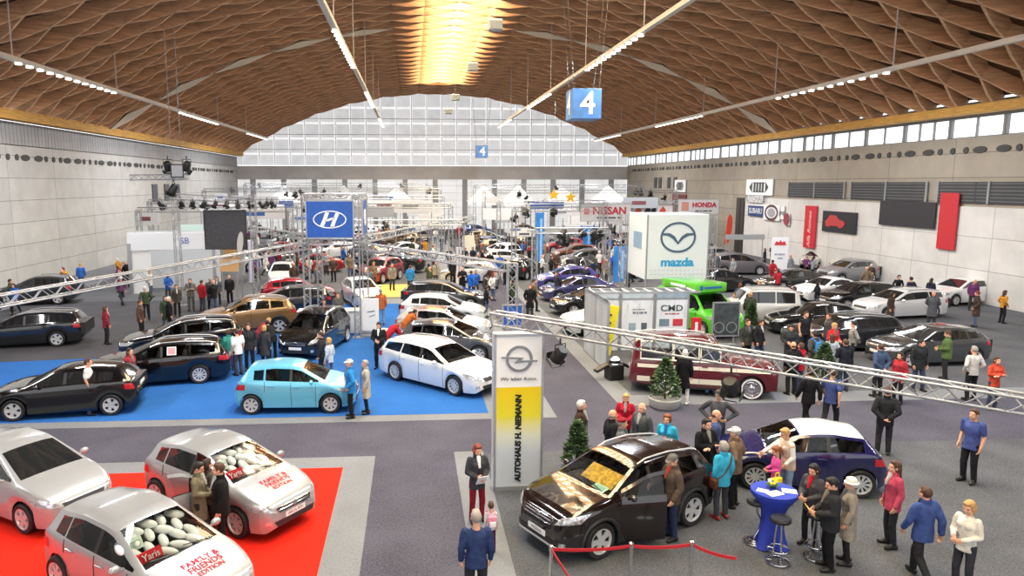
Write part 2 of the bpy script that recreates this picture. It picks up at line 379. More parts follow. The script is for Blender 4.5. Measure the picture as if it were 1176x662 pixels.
    for y in (1, -1):
        if bx:
            patch('headlight', [F(0, y * .52, nz - .33), F(0, y * .80, nz - .33), F(0, y * .80, nz - .1), F(0, y * .52, nz - .1)], (-1, 0, 0), LAMPG)
        else:
            patch('headlight', [F(.06, y * W_ * .52, nz - .17), F(.38, y * W_ * .93, nz - .10), F(.62, y * W_ * .95, nz + .055), F(.12, y * W_ * .66, nz - .02)], (-1, -y * .75, -.25), LAMPG, .008, 10, 5)
        if detail == 2: patch('fog_light', [F(.08, y * W_ * .66, .34), F(.15, y * W_ * .78, .34), F(.15, y * W_ * .78, .44), F(.08, y * W_ * .66, .44)], (-1, -y * .3, 0), LAMPG, .012)
        zt = min(s['br'], s['tz'] - .05)
        if bx: patch('tail_light', [F(L, y * .72, .75), F(L, y * .86, .75), F(L, y * .86, 1.0), F(L, y * .72, 1.0)], (1, 0, 0), TAILR)
        else: patch('tail_light', [F(L - .06, y * W_ * .55, zt - .24), F(L - .34, y * W_ * .95, zt - .22), F(L - .36, y * W_ * .95, zt - .05), F(L - .12, y * W_ * .62, zt - .06)], (1, -y * .8, 0), TAILR, .008, 8, 4)
    if bx: patch('grille', [F(0, -.5, nz - .36), F(0, .5, nz - .36), F(0, .5, nz - .1), F(0, -.5, nz - .1)], (-1, 0, 0), PLASTIC)
    else:
        patch('grille', [F(.03, -.40, nz - .20 - .1 * bool(s.get('clad'))), F(.03, .40, nz - .20 - .1 * bool(s.get('clad'))), F(.06, .46, nz - .085), F(.06, -.46, nz - .085)], (-1, 0, -.15), s.get('grille', PLASTIC), .01, 12, 3)
        patch('air_intake', [F(.03, -.44, .26), F(.03, .44, .26), F(.03, .54, .42), F(.03, -.54, .42)], (-1, 0, 0), PLASTIC, .01, 10, 3)
    q = drop(F(0, 0, .48), (-1, 0, 0), .012); pm = MB().box(q, (.012, .52, .11)); me = pm.mesh('plate', WHITE); add('number_plate', me)
    q = drop(F(L, 0, .80 if not bx else .7), (1, 0, 0), .012); pm = MB().box(q, (.012, .52, .11)); add('number_plate', pm.mesh('plate', WHITE))
    if detail == 2:
        q = drop(F(.03, 0, nz - .12), (-1, 0, 0), .014); e = MB().lathe([(.075, 0), (.075, .012), (.05, .02)], (0, 0, 0), 'x', 20); e.v = [(q.x + a * 1, q.y + b, q.z + c * .75) for a, b, c in e.v]
        me = e.mesh('badge', CHROME); fixn(me); add('badge', me)
        for y in (1, -1):                                        # shut lines, door handles
            mb = MB()
            for xs in ([D1, B] if two else [D1, B, C]):
                pts = []
                zs = [ZL(xs) + .03 + (ZB(xs) - ZL(xs) - .03) * t for t in (0, .2, .4, .6, .8, 1)]
                if xs == C: zs = [z for z in zs if z > s['wr'] * 2 + .1] or zs[-3:]
                pts = [drop(F(xs, y * W_, z), (0, -y, 0), .003) for z in zs]
                for a, b in zip(pts, pts[1:]): mb.tube(a, b, .007, n=5)
            add('door_seam', mb.mesh('door_seam', BLACKM))
            for xs in ([B - .16] if two else [B - .16, C - .18]):
                p = drop(F(xs, y * W_, ZB(xs) - .12), (0, -y, 0), .02)
                hb = MB().bbox(p, (.19, .03, .035), .012); me = hb.mesh('handle', P); fixn(me); add('door_handle', me)
            if s.get('clad'):
                for c in xw:
                    mb = MB()
                    pts = [drop(F(c + R * 1.08 * math.cos(a), y * W_, s['wr'] + R * 1.08 * math.sin(a)), (0, -y, 0), .004) for a in [PI * k / 14 for k in range(15)]]
                    mb.path(pts, .045, 6); me = mb.mesh('arch_trim', PLASTIC); smooth_mesh(me); add('wheel_arch_trim', me)
                mb = MB(); mb.box(F((xw[0] + xw[1]) / 2, y * (W_ - .03), s['gc'] + .05), (s['wb'] - 2 * R, .06, .14)); add('sill_trim', mb.mesh('sill_trim', PLASTIC))
        if s.get('clad'):
            patch('lower_bumper', [F(.03, -.62, .32), F(.03, .62, .32), F(.06, .66, .44), F(.06, -.66, .44)], (-1, 0, 0), PLASTIC, .012, 14, 3)
            patch('skid_plate', [F(.03, -.56, .31), F(.03, .56, .31), F(.03, .60, .36), F(.03, -.60, .36)], (-1, 0, 0), ALLOY, .03, 10, 2)
        if not bx:
            gc_ = [drop(F(.03, y_, z_), (-1, 0, -.15), .014) for y_, z_ in [(-.40 + .1 * k, nz - .20) for k in range(9)] + [(.46 - .115 * k, nz - .085) for k in range(9)]]
            me = MB().path(gc_, .011, 5, closed=True).mesh('grille_frame', CHROME); smooth_mesh(me, 60); add('grille_frame', me)
            for k in (0, 1): patch('grille_bar', [F(.03, -.38, nz - .195 + k * .05), F(.03, .38, nz - .195 + k * .05), F(.04, .40, nz - .175 + k * .05), F(.04, -.40, nz - .175 + k * .05)], (-1, 0, -.15), CHROME, .016, 10, 1)
        wp = MB();
        for y0 in (-.05, .55):
            a = drop(F(cx + .03, y0, T(cx)), (0, 0, -1), .02); b = drop(F(cx + .12, y0 - .5, T(cx + .1)), (0, 0, -1), .02); wp.tube(a, b, .01, n=5)
        add('windscreen_wiper', wp.mesh('wiper', BLACKM))
    for y in (1, -1):                                            # mirrors
        xm = cx + .42; p = F(xm, y * (WB(xm) + .10), ZB(xm) + .07)
        mb = MB().ell(p, (.062, .10, .066), n=12, m=8); mb.tube(F(xm, y * (WB(xm) - .06), ZB(xm) + .02), p, .025, n=6); me = mb.mesh('mirror', P); fixn(me); smooth_mesh(me)
        par = hinge.get('l' if y > 0 else 'r') if doors_open else None
        add('door_mirror', me, par)
    if s.get('rails'):
        for y in (1, -1):
            xs = [hx + .15 + (rx - hx - .2) * t for t in [k / 8 for k in range(9)]]
            pts = [F(x, y * WE(x) * .90, ZE(x) + (.055 if 0 < i < 8 else .012)) for i, x in enumerate(xs)]
            me = MB().path(pts, .018, 6).mesh('roof_rail', ALLOY if detail == 2 else STEELGREY); fixn(me); smooth_mesh(me); add('roof_rail', me)
    ub = MB().box(F(L / 2, 0, .36), (L - .5, s['W'] - .42, .30)); ub.box(F((xw[0] + xw[1]) / 2, 0, .33), (s['wb'] - 2 * R - .02, s['W'] - .12, .2))
    add('underbody', ub.mesh('underbody', BLACKM))
    if detail == 2:
        for y in (.36, -.36):
            for xs, dz in ((B - .22, 0), (B + .62, 0)):
                sb = MB().bbox(F(xs - .28, y, .62), (.52, .5, .16), .05); rot = Matrix.Rotation(-.28, 3, 'Y')
                sb.bbox(F(xs + .08, y, .92), (.14, .48, .56), .05, rot); sb.bbox(F(xs + .19, y, 1.27), (.09, .26, .17), .03, rot)
                me = sb.mesh('seat', SEATF); fixn(me); smooth_mesh(me); add('car_seat', me)
        db = MB().bbox(F(cx + .35, 0, ZB(cx + .3) - .1), (.5, s['W'] - .34, .22), .06); me = db.mesh('dashboard', PLASTIC); fixn(me); smooth_mesh(me); add('dashboard', me)
        sw = MB(); a = F(cx + .75, .36, ZB(cx + .4) - .02); sw.path([a + V((.07 * math.sin(t), .18 * math.cos(t), .17 * math.sin(t))) for t in [2 * PI * k / 20 for k in range(20)]], .014, 6, closed=True)
        add('steering_wheel', sw.mesh('steering_wheel', BLACKM))
    else:
        ib = MB().box(F((hx + rx) / 2, 0, (ZB(B) + .5) / 2), (rx - hx + 1, s['W'] - .3, ZB(B) - .5)); add('cabin', ib.mesh('cabin', BLACKM))
    # --- wheels
    wr = s['wr']; style = s.get('rim', 5)
    key = (wr, style, detail); wm = WHEELS.get(key)
    if not wm: wm = WHEELS[key] = wheel_mesh(wr, style, detail)
    for x in xw:
        for y in (1, -1):
            M = Matrix.Translation(F(x, y * (W_ - .115), wr)) @ Matrix.Rotation(0 if y > 0 else PI, 4, 'Z')
            i = add('wheel', wm[0], None, M)
            if wm[1]: add('rim', wm[1], i, None)
    return parts, bvh, drop, X
WHEELS = {}
def wheel_mesh(r, style, detail):
    # the outer face looks to +Y
    t = MB(); ri = r * .70; n = 28 if detail == 2 else 16
    t.lathe([(ri, -.10), (r * .93, -.105), (r, -.075), (r, .075), (r * .93, .105), (ri + .01, .10), (ri - .01, .085), (ri - .01, .03), (0.001, .03)][::1], (0, 0, 0), 'y', n, 0, False)
    t.v = [(a, -b, c) for a, b, c in t.v]
    rim = MB(); ro = ri * 1.0
    rim.lathe([(ro, -.095), (ro + .004, -.103), (ro - .02, -.10), (ro - .035, -.06)], (0, 0, 0), 'y', n, 0, False)
    rim.lathe([(.001, -.085), (.05, -.085), (.06, -.07), (.06, -.04)], (0, 0, 0), 'y', 12, 0, False)
    rim.v = [(a, -b if False else b, c) for a, b, c in rim.v]
    # lathe 'y' puts height h at -h, so the profile above ends on +Y
    ns, wd = {5: (5, .115), 10: (10, .05), 7: (7, .075), 0: (0, 0)}[style]
    if ns == 0:                                                  # pressed steel disc with chrome cap and white wall
        rim.lathe([(.001, -.115), (.08, -.11), (.12, -.08), (.15, -.085), (ro - .02, -.06)], (0, 0, 0), 'y', n, 0, False)
        rim.lathe([(r * .76, -.1045), (r * .90, -.1075), (r * .90, -.1085), (r * .76, -.1065)], (0, 0, 0), 'y', n, 1, False)
    for k in range(ns):
        a = 2 * PI * k / ns; c, s_ = math.cos(a), math.sin(a)
        pts = []
        for (rad, hw) in ((.045, wd * .42), (ro * .55, wd * .42), (ro - .015, wd * .75)):
            for q in (-hw, hw): pts.append((rad * c - q * s_, rad * s_ + q * c))
        poly = [pts[0], pts[2], pts[4], pts[5], pts[3], pts[1]]
        rim.prism(poly, lambda x, z, d: V((x, .088 - d, z)), .035)
    if detail == 2:
        a = t.mesh('wheel', RUBBER); fixn(a); smooth_mesh(a, 50); b = rim.mesh('rim', [ALLOY if ns else CHROME, WHITE]); fixn(b); smooth_mesh(b, 35)
        return a, b
    m0 = [0] * len(t.f); o = len(t.v); t.v += rim.v; t.f += [tuple(i + o for i in f) for f in rim.f]; t.m = m0 + [1 + q for q in rim.m]
    a = t.mesh('wheel', [RUBBER, ALLOY if ns else CHROME, WHITE]); fixn(a); smooth_mesh(a, 35)
    return a, None
def car_place(built, name, loc, heading, pm, label, cat='car', group=None, scale=1.0, over=None):
    root = thing(name, loc, math.radians(heading), label, cat, group); root.scale = (scale,) * 3; os_ = []
    for nm, me, par, M in built[0]:
        o = link(nm, me, os_[par] if par is not None else root, M)
        m = (over or {}).get(nm, pm)
        if me.materials and me.materials[0].name.startswith('paint_slot'): recolor(o, m)
        elif over and nm in over: recolor(o, over[nm])
        os_.append(o)
    return root, os_
BUILT = {}
def car_proto(kind, detail=1, **kw):
    k = (kind, detail, tuple(sorted((a, str(b)) for a, b in kw.items())))
    if k not in BUILT:
        s = dict(CARS[kind]); do = kw.pop('doors_open', ()); s.update(kw); BUILT[k] = (car_build(s, detail, kind, do), s)
    return BUILT[k]
CARFOOT = []                                             # footprints, so the crowd keeps clear of them
def car(kind, loc, heading, colour, label, detail=1, name=None, group=None, scale=1.0, over=None, **kw):
    b, s = car_proto(kind, detail, **kw)
    nm = name or {'suv': 'sport_utility_car', 'suvbig': 'sport_utility_car', 'boxy': 'off_road_car', 'jeep': 'off_road_car', 'van': 'delivery_van', 'estate': 'estate_car', 'saloon': 'saloon_car', 'coupe': 'coupe_car', 'mpv': 'people_carrier'}.get(kind, 'hatchback_car')
    pm = paint(colour) if isinstance(colour, str) else colour
    CARFOOT.append((loc[0], loc[1], math.radians(heading), s['L'] / 2 * scale, s['W'] / 2 * scale))
    r, os_ = car_place(b, nm, V((loc[0], loc[1], loc[2] if len(loc) > 2 else .012)), heading, pm, label, 'van' if kind == 'van' else 'car', group, scale, over)
    return r, b, s
def car_wheels(kind, pf, pr, side, colour, label, detail=2, **kw):
    """place by the two near-side wheel contact pixels; side +1: the left flank is near"""
    s = CARS[kind]; a, b = G(*pf), G(*pr); d = (a - b); hd = math.atan2(d.y, d.x); sc = d.length / s['wb']
    d.normalize(); lf = V((-d.y, d.x, 0)); sc2 = min(max(sc, .95), 1.06)
    mid = (a + b) / 2 - lf * side * (s['W'] / 2 - .12) * sc2
    off = (s['fo'] + s['wb'] / 2) - s['L'] / 2           # wheel centre behind the middle
    c = mid + d * off * sc2
    print('CAR', label[:30], 'scale %.2f heading %.0f' % (sc, math.degrees(hd)))
    return car(kind, (c.x, c.y), math.degrees(hd), colour, label, detail, scale=sc2, **kw)
# ------------------------------------------------------------------ people
def remesh(mb, voxel, name, mats, smooth_it=2, seed=0, wob=0.0):
    me = mb.mesh(name, []); fixn(me)
    o = bpy.data.objects.new('tmp', me)
    md = o.modifiers.new('r', 'REMESH'); md.mode = 'VOXEL'; md.voxel_size = voxel; md.use_smooth_shade = True
    if smooth_it:
        sm_ = o.modifiers.new('s', 'SMOOTH'); sm_.factor = .5; sm_.iterations = smooth_it
    out = evaluated(o); out.name = name
    bpy.data.objects.remove(o); bpy.data.meshes.remove(me)
    if wob:
        from mathutils import noise
        nv = len(out.vertices); co = [0.0] * (nv * 3); no = [0.0] * (nv * 3); out.vertices.foreach_get('co', co); out.vertex_normals.foreach_get('vector', no)
        for i in range(0, nv * 3, 3):
            x, y, z = co[i:i + 3]
            n = (noise.noise(V((x * 8 + seed, y * 8, z * 7))) + .5 * noise.noise(V((x * 20, y * 20 + seed, z * 16)))) * wob
            co[i] += no[i] * n; co[i + 1] += no[i + 1] * n; co[i + 2] += no[i + 2] * n
        out.vertices.foreach_set('co', co); out.update()
    out.materials.clear()
    for m in mats: out.materials.append(m)
    out.polygons.foreach_set('use_smooth', [True] * len(out.polygons))
    return out
def bld(p, c): return V(p) + V(c)
# joints in metres for a 1.75 m figure looking along +Y, +X is its right hand side
BASE = dict(pel=(0, 0, .93), wst=(0, .0, 1.09), chs=(0, .01, 1.29), nck=(0, -.01, 1.475), hd=(0, .025, 1.615), hy=0, hp=0,
            rs=(.185, 0, 1.415), re=(.235, -.03, 1.135), rw=(.235, .06, .90), ls=(-.185, 0, 1.415), le=(-.235, -.03, 1.135), lw=(-.235, .06, .90),
            rh=(.09, 0, .91), rk=(.11, .03, .49), ra=(.115, -.02, .085), lh=(-.09, 0, .91), lk=(-.11, .03, .49), la=(-.115, -.02, .085), rt=.2, lt=-.2, rf=None, lf=None)
POSES = dict(
  stand={}, weight=dict(pel=(.03, 0, .92), rk=(.10, 0, .48), lk=(-.12, .09, .48), la=(-.16, .04, .085), hd=(0, .03, 1.61), hy=25),
  hold=dict(re=(.24, .02, 1.15), rw=(.09, .25, 1.10), le=(-.24, .02, 1.15), lw=(-.07, .26, 1.07), hp=-18, rf=(-.5, .8, .1), lf=(.5, .8, .1)),
  hips=dict(re=(.42, -.10, 1.18), rw=(.20, .06, 1.02), le=(-.42, -.10, 1.18), lw=(-.20, .06, 1.02), rf=(-.8, .5, -.2), lf=(.8, .5, -.2), hp=-8),
  pockets=dict(re=(.29, -.08, 1.15), rw=(.21, .09, .96), le=(-.29, -.08, 1.15), lw=(-.21, .09, .96), rf=(-.3, .4, -.8), lf=(.3, .4, -.8)),
  folded=dict(re=(.25, .06, 1.17), rw=(-.06, .20, 1.19), le=(-.25, .06, 1.17), lw=(.08, .22, 1.16), rf=(-.9, .1, .1), lf=(.9, .1, .1)),
  behind=dict(re=(.27, -.12, 1.15), rw=(.06, -.19, .98), le=(-.27, -.12, 1.15), lw=(-.06, -.2, .96), rf=(-.8, -.1, -.4), lf=(.8, -.1, -.4)),
  reach=dict(chs=(0, .05, 1.28), nck=(0, .06, 1.465), hd=(0, .12, 1.60), rs=(.18, .06, 1.405), ls=(-.18, .05, 1.405), re=(.24, .27, 1.24), rw=(.20, .50, 1.14), le=(-.24, .04, 1.13), lw=(-.21, .20, .98), hp=-22),
  grip=dict(re=(.26, .10, 1.18), rw=(.20, .34, 1.10), le=(-.25, -.02, 1.13), lw=(-.23, .12, .91), hp=-20, hy=15),
  walk=dict(rk=(.10, .20, .50), ra=(.10, .22, .095), lk=(-.10, -.05, .49), la=(-.10, -.32, .13), re=(.25, -.14, 1.15), rw=(.25, -.14, .91), le=(-.25, .06, 1.14), lw=(-.22, .20, .93)),
  lean=dict(pel=(0, -.08, .91), wst=(0, .05, 1.05), chs=(0, .20, 1.19), nck=(0, .34, 1.31), hd=(0, .45, 1.39), hp=-25, rs=(.18, .29, 1.26), ls=(-.18, .29, 1.26), re=(.22, .42, 1.04), rw=(.15, .55, .88), le=(-.22, .40, 1.04), lw=(-.16, .52, .86), rh=(.09, -.06, .90), lh=(-.09, -.06, .90), rk=(.11, -.03, .48), lk=(-.11, -.03, .48)),
)
def blend_pose(pose, sex):
    j = dict(BASE); j.update(POSES[pose]); j = {k: (V(v) if isinstance(v, tuple) else v) for k, v in j.items()}
    if sex == 'f':
        for s in ('rs', 'ls'): j[s].x *= .90
        for s in ('re', 'le', 'rw', 'lw'): j[s].x *= .93
    if sex == 'c':
        for s in ('rs', 'ls', 're', 'le'): j[s].x *= .86
        j['hd'] = j['nck'] + (j['hd'] - j['nck']) * 1.35
    return j
def torso(mb, j, rad, k=1.0, fwd=0.0):
    sp = [j['pel'], j['wst'], j['chs'], (j['chs'] * .45 + j['nck'] * .55), j['nck']]
    rs = []
    for t, rx, ry in rad:
        if t < 0: p = sp[0] + V((0, 0, t)); d = V((0, 0, 1))
        else:
            u = min(t, 3.999); i = int(u); p = sp[i].lerp(sp[i + 1], u - i); d = (sp[min(i + 1, 4)] - sp[max(i - 0, 0)]).normalized()
        sx = (j['rs'] - j['ls']).normalized() if t > 2 else V((1, 0, 0)); fy = d.cross(sx) * -1; fy.normalize()
        rs.append([p + sx * (rx * k * math.cos(a)) + fy * (ry * k * math.sin(a) + fwd) for a in [2 * PI * q / 20 for q in range(20)]])
    mb.rings(rs, True)
def hand(mb, w, e, side, f):
    d = V(f).normalized() if f is not None else ((w - e).normalized() * .8 + V((0, .12, -.35))).normalized()
    up = V((side, 0, 0)); up = (up - d * up.dot(d)).normalized() if abs(up.dot(d)) < .95 else V((0, 0, 1)); b = d.cross(up).normalized()     # up: back of the hand; b: across
    for q in (-1.2, -.4, .4, 1.2): mb.cap(w + b * q * .014, .019, w + d * .082 + b * q * .0175, .0145, 8)
    for i, q in enumerate((-1.5, -.5, .5, 1.5)):
        ln = (.058, .074, .08, .066)[i]; a = w + d * .085 + b * q * .0185; k = a + d * ln * .55 - up * .012 + b * q * .003; t = k + d * ln * .35 - up * .028
        mb.cap(a, .0098, k, .009, 8); mb.cap(k, .009, t, .0076, 8)
    th = w + d * .03 - b * .036; k = th + d * .035 - b * .026 - up * .012; mb.cap(th, .0135, k, .0115, 8); mb.cap(k, .0115, k + d * .032 - up * .012, .009, 8)
HEADM = {}
def head_mtx(j): return Matrix.Translation(j['hd']) @ Matrix.Rotation(math.radians(j['hy']), 4, 'Z') @ Matrix.Rotation(math.radians(j['hp']), 4, 'X')
PEOPLE = {}
SEXK = {'m': 1.0, 'f': .9, 'c': .88}
def body_mesh(pose, sex):
    k = ('body', pose, sex)
    if k in PEOPLE: return PEOPLE[k]
    j = blend_pose(pose, sex); mb = MB(); q = SEXK[sex]
    torso(mb, j, [(-.06, .13, .10), (0, .155, .115), (.5, .14, .105), (1, .13, .10), (1.6, .15, .11), (2, .165, .115), (2.6, .165, .105), (3, .135, .085), (3.5, .085, .065), (3.9, .058, .058)], q)
    for s, sg in (('r', 1), ('l', -1)):
        mb.cap(j[s + 's'].lerp(j['chs'], .15), .040 * q, j[s + 'e'], .040 * q, 12); mb.cap(j[s + 'e'], .040 * q, j[s + 'w'], .027 * q, 12); hand(mb, j[s + 'w'], j[s + 'e'], sg, j[s + 'f'])
        mb.cap(j[s + 'h'], .082 * q, j[s + 'k'], .052 * q, 12); mb.cap(j[s + 'k'], .054 * q, j[s + 'a'], .036 * q, 12)
    M = head_mtx(j); hs = 1.22 if sex == 'c' else 1; hb = MB()
    hb.ell((0, -.008, .028), (.076, .097, .100), n=20, m=14); hb.ell((0, .022, -.045), (.060, .072, .078), n=16); hb.ell((0, .052, -.088), (.028, .026, .022), n=12)
    hb.cap((0, .088, .02), .010, (0, .112, -.022), .0145, 10)
    for sg in (1, -1): hb.ell((sg * .079, -.005, -.005), (.011, .024, .033), n=12, m=8); hb.ell((sg * .036, .068, -.03), (.026, .02, .024), n=10, m=8); hb.cap((sg * .014, .088, .036), .009, (sg * .05, .076, .036), .008, 8)
    hb.ell((0, .085, -.060), (.024, .011, .011), n=12, m=8)
    hb.v = [tuple(M @ (V(v) * hs)) for v in hb.v]; mb.add(hb.v, hb.f)
    mb.cap(j['nck'] + V((0, -.005, -.04)), .060 * q, j['hd'] + (M.to_3x3() @ V((0, -.02, -.05))) * hs, .054 * q, 14)
    me = remesh(mb, .0075, 'person_body', [SKIN], 1); PEOPLE[k] = me; return me
def garment(kind, pose, sex):
    k = (kind, pose, sex)
    if k in PEOPLE: return PEOPLE[k]
    j = blend_pose(pose, sex); mb = MB(); q = SEXK[sex]; sd = sum(map(ord, kind + pose + sex))
    if kind in ('jacket', 'sweater', 'coat', 'tshirt', 'vest'):
        lo = {'jacket': -.16, 'sweater': -.10, 'coat': -.40, 'tshirt': -.12, 'vest': -.12}[kind]; e = {'jacket': .012, 'coat': .014, 'vest': .022}.get(kind, 0)
        rad = [(lo, .185 + e + (.03 if kind == 'coat' else 0), .145 + e)] + ([(-.2, .19 + e, .145 + e)] if kind == 'coat' else []) + [(0, .178 + e, .138 + e), (.5, .165 + e, .135 + e), (1, .158 + e, .13 + e), (1.6, .175 + e, .14 + e), (2, .188 + e, .142 + e), (2.6, .205 + e, .128 + e), (3, .188 + e, .110 + e), (3.4, .130 + e, .088 + e), (3.8, .075 + e, .072 + e)]
        torso(mb, j, rad, q)
        if sex == 'f':
            for sg in (1, -1): c = j['chs'] + V((sg * .07, .085, .02)); mb.ell(c, (.07, .06, .07), n=12)
        for s in 'rl':
            a, b, w = j[s + 's'], j[s + 'e'], j[s + 'w']
            if kind == 'vest': mb.cap(a.lerp(j['chs'], .25), .085 * q, a.lerp(b, .12), .075 * q, 12); continue
            if kind == 'tshirt': mb.cap(a, .078 * q, a.lerp(b, .72), .068 * q, 12); continue
            a2 = a.lerp(j['chs'], .07); mb.cap(a2, (.068 + e) * q, a.lerp(b, .25), (.068 + e) * q, 12); mb.cap(a.lerp(b, .22), (.068 + e) * q, b, (.056 + e) * q, 12); mb.cap(b, (.056 + e) * q, b.lerp(w, .93), (.043 + e) * q, 12)
        if kind in ('jacket', 'coat'):                           # collar
            M = Matrix.Translation(j['nck'].lerp(j['hd'], .15)); mb.add([tuple(M @ V((.082 * math.cos(a) * r, .078 * math.sin(a) * r, z))) for r, z in ((1.1, -.05), (1.0, .045), (.8, .04), (.8, -.05)) for a in [2 * PI * t / 16 for t in range(16)]],
                [(i * 16 + t, i * 16 + (t + 1) % 16, ((i + 1) % 4) * 16 + (t + 1) % 16, ((i + 1) % 4) * 16 + t) for i in range(4) for t in range(16)])
        me = remesh(mb, .012, 'person_' + kind, [WHITE], 2, sd, .008)
    elif kind == 'trousers':
        torso(mb, j, [(-.07, .12, .11), (0, .165, .13), (.4, .155, .125), (.75, .148, .12)], q)
        for s in 'rl': mb.cap(j[s + 'h'], .098 * q, j[s + 'k'], .072 * q, 14); mb.cap(j[s + 'k'], .073 * q, j[s + 'a'] + V((0, 0, .01)), .060 * q, 14)
        me = remesh(mb, .012, 'person_trousers', [WHITE], 2, sd, .005)
    elif kind == 'skirt': pass
    elif kind == 'shoes':
        for s, sg in (('r', 1), ('l', -1)):
            a = j[s + 'a']; d = V((math.sin(math.radians(12)) * sg, math.cos(math.radians(12)), 0)); lift = a.z - .085
            f = V((a.x, a.y, 0 + max(0, lift)))
            tilt = -.5 * min(1, lift / .05) * .12 if lift > .02 else 0
            mb.cap(f + V((0, -.035, .045)) - d * .02, .043, f + d * .15 + V((0, 0, .038 + tilt)), .040, 12); mb.cap(f + d * .04 + V((0, 0, .07)), .045, f + V((0, 0, .10)), .048, 12)
        mb.v = [(x, y, max(z, .004)) for x, y, z in mb.v]
        me = remesh(mb, .010, 'person_shoes', [BLACKM], 1)
    PEOPLE[k] = me; return me
def hair_mesh(st):
    if st in HEADM: return HEADM[st]
    mb = MB()
    if st in ('short', 'cap_hair', 'long', 'bob', 'curly', 'pony'): mb.ell((0, -.022, .038), (.086, .102, .104), n=20, m=12); mb.ell((0, .03, .10), (.066, .055, .036))
    if st == 'bald': mb.ell((0, -.030, -.005), (.084, .086, .045), n=20)
    if st == 'bob': mb.ell((0, -.035, -.02), (.098, .085, .105), n=18)
    if st == 'long': mb.ell((0, -.045, -.03), (.098, .078, .12), n=18); mb.ell((0, -.075, -.15), (.085, .05, .14), n=16)
    if st == 'curly': mb.ell((0, -.03, .02), (.105, .10, .11), n=18); mb.ell((0, -.0, .09), (.09, .085, .06))
    if st == 'pony': mb.cap((0, -.12, .06), .03, (0, -.14, -.14), .02)
    if st == 'cap': mb.ell((0, -.012, .055), (.089, .108, .088), n=20, m=12); mb.add(*_brim())
    if st == 'beret': mb.ell((0, -.02, .10), (.115, .125, .05), Matrix.Rotation(.15, 3, 'X'), 20, 10); mb.ell((0, -.02, .07), (.088, .105, .05))
    if st == 'hat': mb.ell((0, -.02, .065), (.09, .107, .085), n=20, m=12); mb.lathe([(.001, .035), (.135, .03), (.135, .042), (.001, .05)], (0, -.02, 0))
    me = remesh(mb, .008, 'person_' + st, [WHITE], 1, 3, .006 if st in ('curly', 'long', 'bob', 'short', 'pony') else .001); HEADM[st] = me; return me
def _brim():
    n = 12; vs = []
    for z in (.052, .064):
        for i in range(n + 1): a = PI * i / n; vs += [V((.08 * math.cos(a), .06 + .10 * math.sin(a), z - .02 * math.sin(a)))]
    f = [tuple(range(n + 1)), tuple(range(2 * n + 1, n, -1))] + [(i, i + n + 1, (i + 1) % (n + 1) + n + 1, (i + 1) % (n + 1)) for i in range(n + 1)]
    return vs, f
def eyes_mesh():
    if 'eye' not in HEADM:
        mb = MB().ell((0, 0, 0), (.010, .007, .007), n=10, m=6); me = mb.mesh('eye', EYE); smooth_mesh(me, 180); HEADM['eye'] = me
    return HEADM['eye']
HAIRC = dict(black='#15120f', brown='#4a3020', darkbrown='#2c1d14', blonde='#c0935a', grey='#9a958e', white='#d8d4cc', red='#7a2f1c', auburn='#8a4a28')
PFOOT = []
def person(loc, face, pose='stand', sex='m', top=('jacket', '#333333'), legs='#22252c', hair=('short', 'brown'), label='', h=None, shoes='#15130f', cap=None, group=None, near=True, under=None, skin=None, shirt=None):
    """face: heading the figure looks to (degrees, 0 = +X)"""
    h = h or {'m': 1.76, 'f': 1.66, 'c': 1.1}[sex]; sc = h / (1.75 if sex != 'c' else 1.80)
    loc = V((loc[0], loc[1], loc[2] if len(loc) > 2 else .006))
    r = thing('person', loc, math.radians(face - 90), label, 'person', group); r.scale = (sc,) * 3; PFOOT.append((loc.x, loc.y))
    j = blend_pose(pose, sex)
    b = link('body', body_mesh(pose, sex), r)
    if skin: recolor(b, skin)
    o = link('trousers', garment('trousers', pose, sex), r); recolor(o, cloth(legs))
    o = link(top[0], garment(top[0], pose, sex), r); recolor(o, cloth(top[1]))
    if under: o = link('sweater', garment('sweater', pose, sex), r); recolor(o, cloth(under))
    if near and shirt is None and top[0] in ('jacket', 'coat'): shirt = ('#5d6066', '#b9b8b5', '#34363d', '#7b7066')[len(PFOOT) % 4]
    if shirt:
        n_, c_ = j['nck'], j['chs']; d_ = (n_ - c_).normalized(); f_ = d_.cross(V((1, 0, 0))); mb = MB(); e_ = .02 if top[0] in ('jacket', 'coat', 'vest') else .005
        mb.cap(n_ + f_ * (.075 + e_) - d_ * .01, .045, c_ + f_ * (.128 + e_) - d_ * .02, .026, 12)
        me = mb.mesh('shirt_front', WHITE); fixn(me); smooth_mesh(me, 180); o = link('shirt_front', me, r); recolor(o, cloth(shirt))
        if top[0] in ('jacket', 'coat', 'vest'):
            mz = MB().cap(c_ + f_ * (.135 + e_) - d_ * .04, .009, j['pel'] + V((0, .145 + e_, -.1)), .009, 6).mesh('zip', BLACKM); link('zip', mz, r)
    o = link('shoes', garment('shoes', pose, sex), r); recolor(o, plain(shoes))
    M = head_mtx(j); hs = 1.22 if sex == 'c' else 1
    MS = M @ Matrix.Scale(hs, 4)
    o = link('hair', hair_mesh(hair[0]), r, MS); recolor(o, mat('hair_' + hair[1], srgb(HAIRC[hair[1]]), .6, bump=(60, .6)))
    if cap: o = link({'cap': 'cap', 'beret': 'beret', 'hat': 'hat'}[cap[0]], hair_mesh(cap[0]), r, MS); recolor(o, cloth(cap[1]))
    if near:
        for sg in (1, -1): link('eye', eyes_mesh(), r, MS @ Matrix.Translation((sg * .033, .079, .014)))
    return r, j, sc
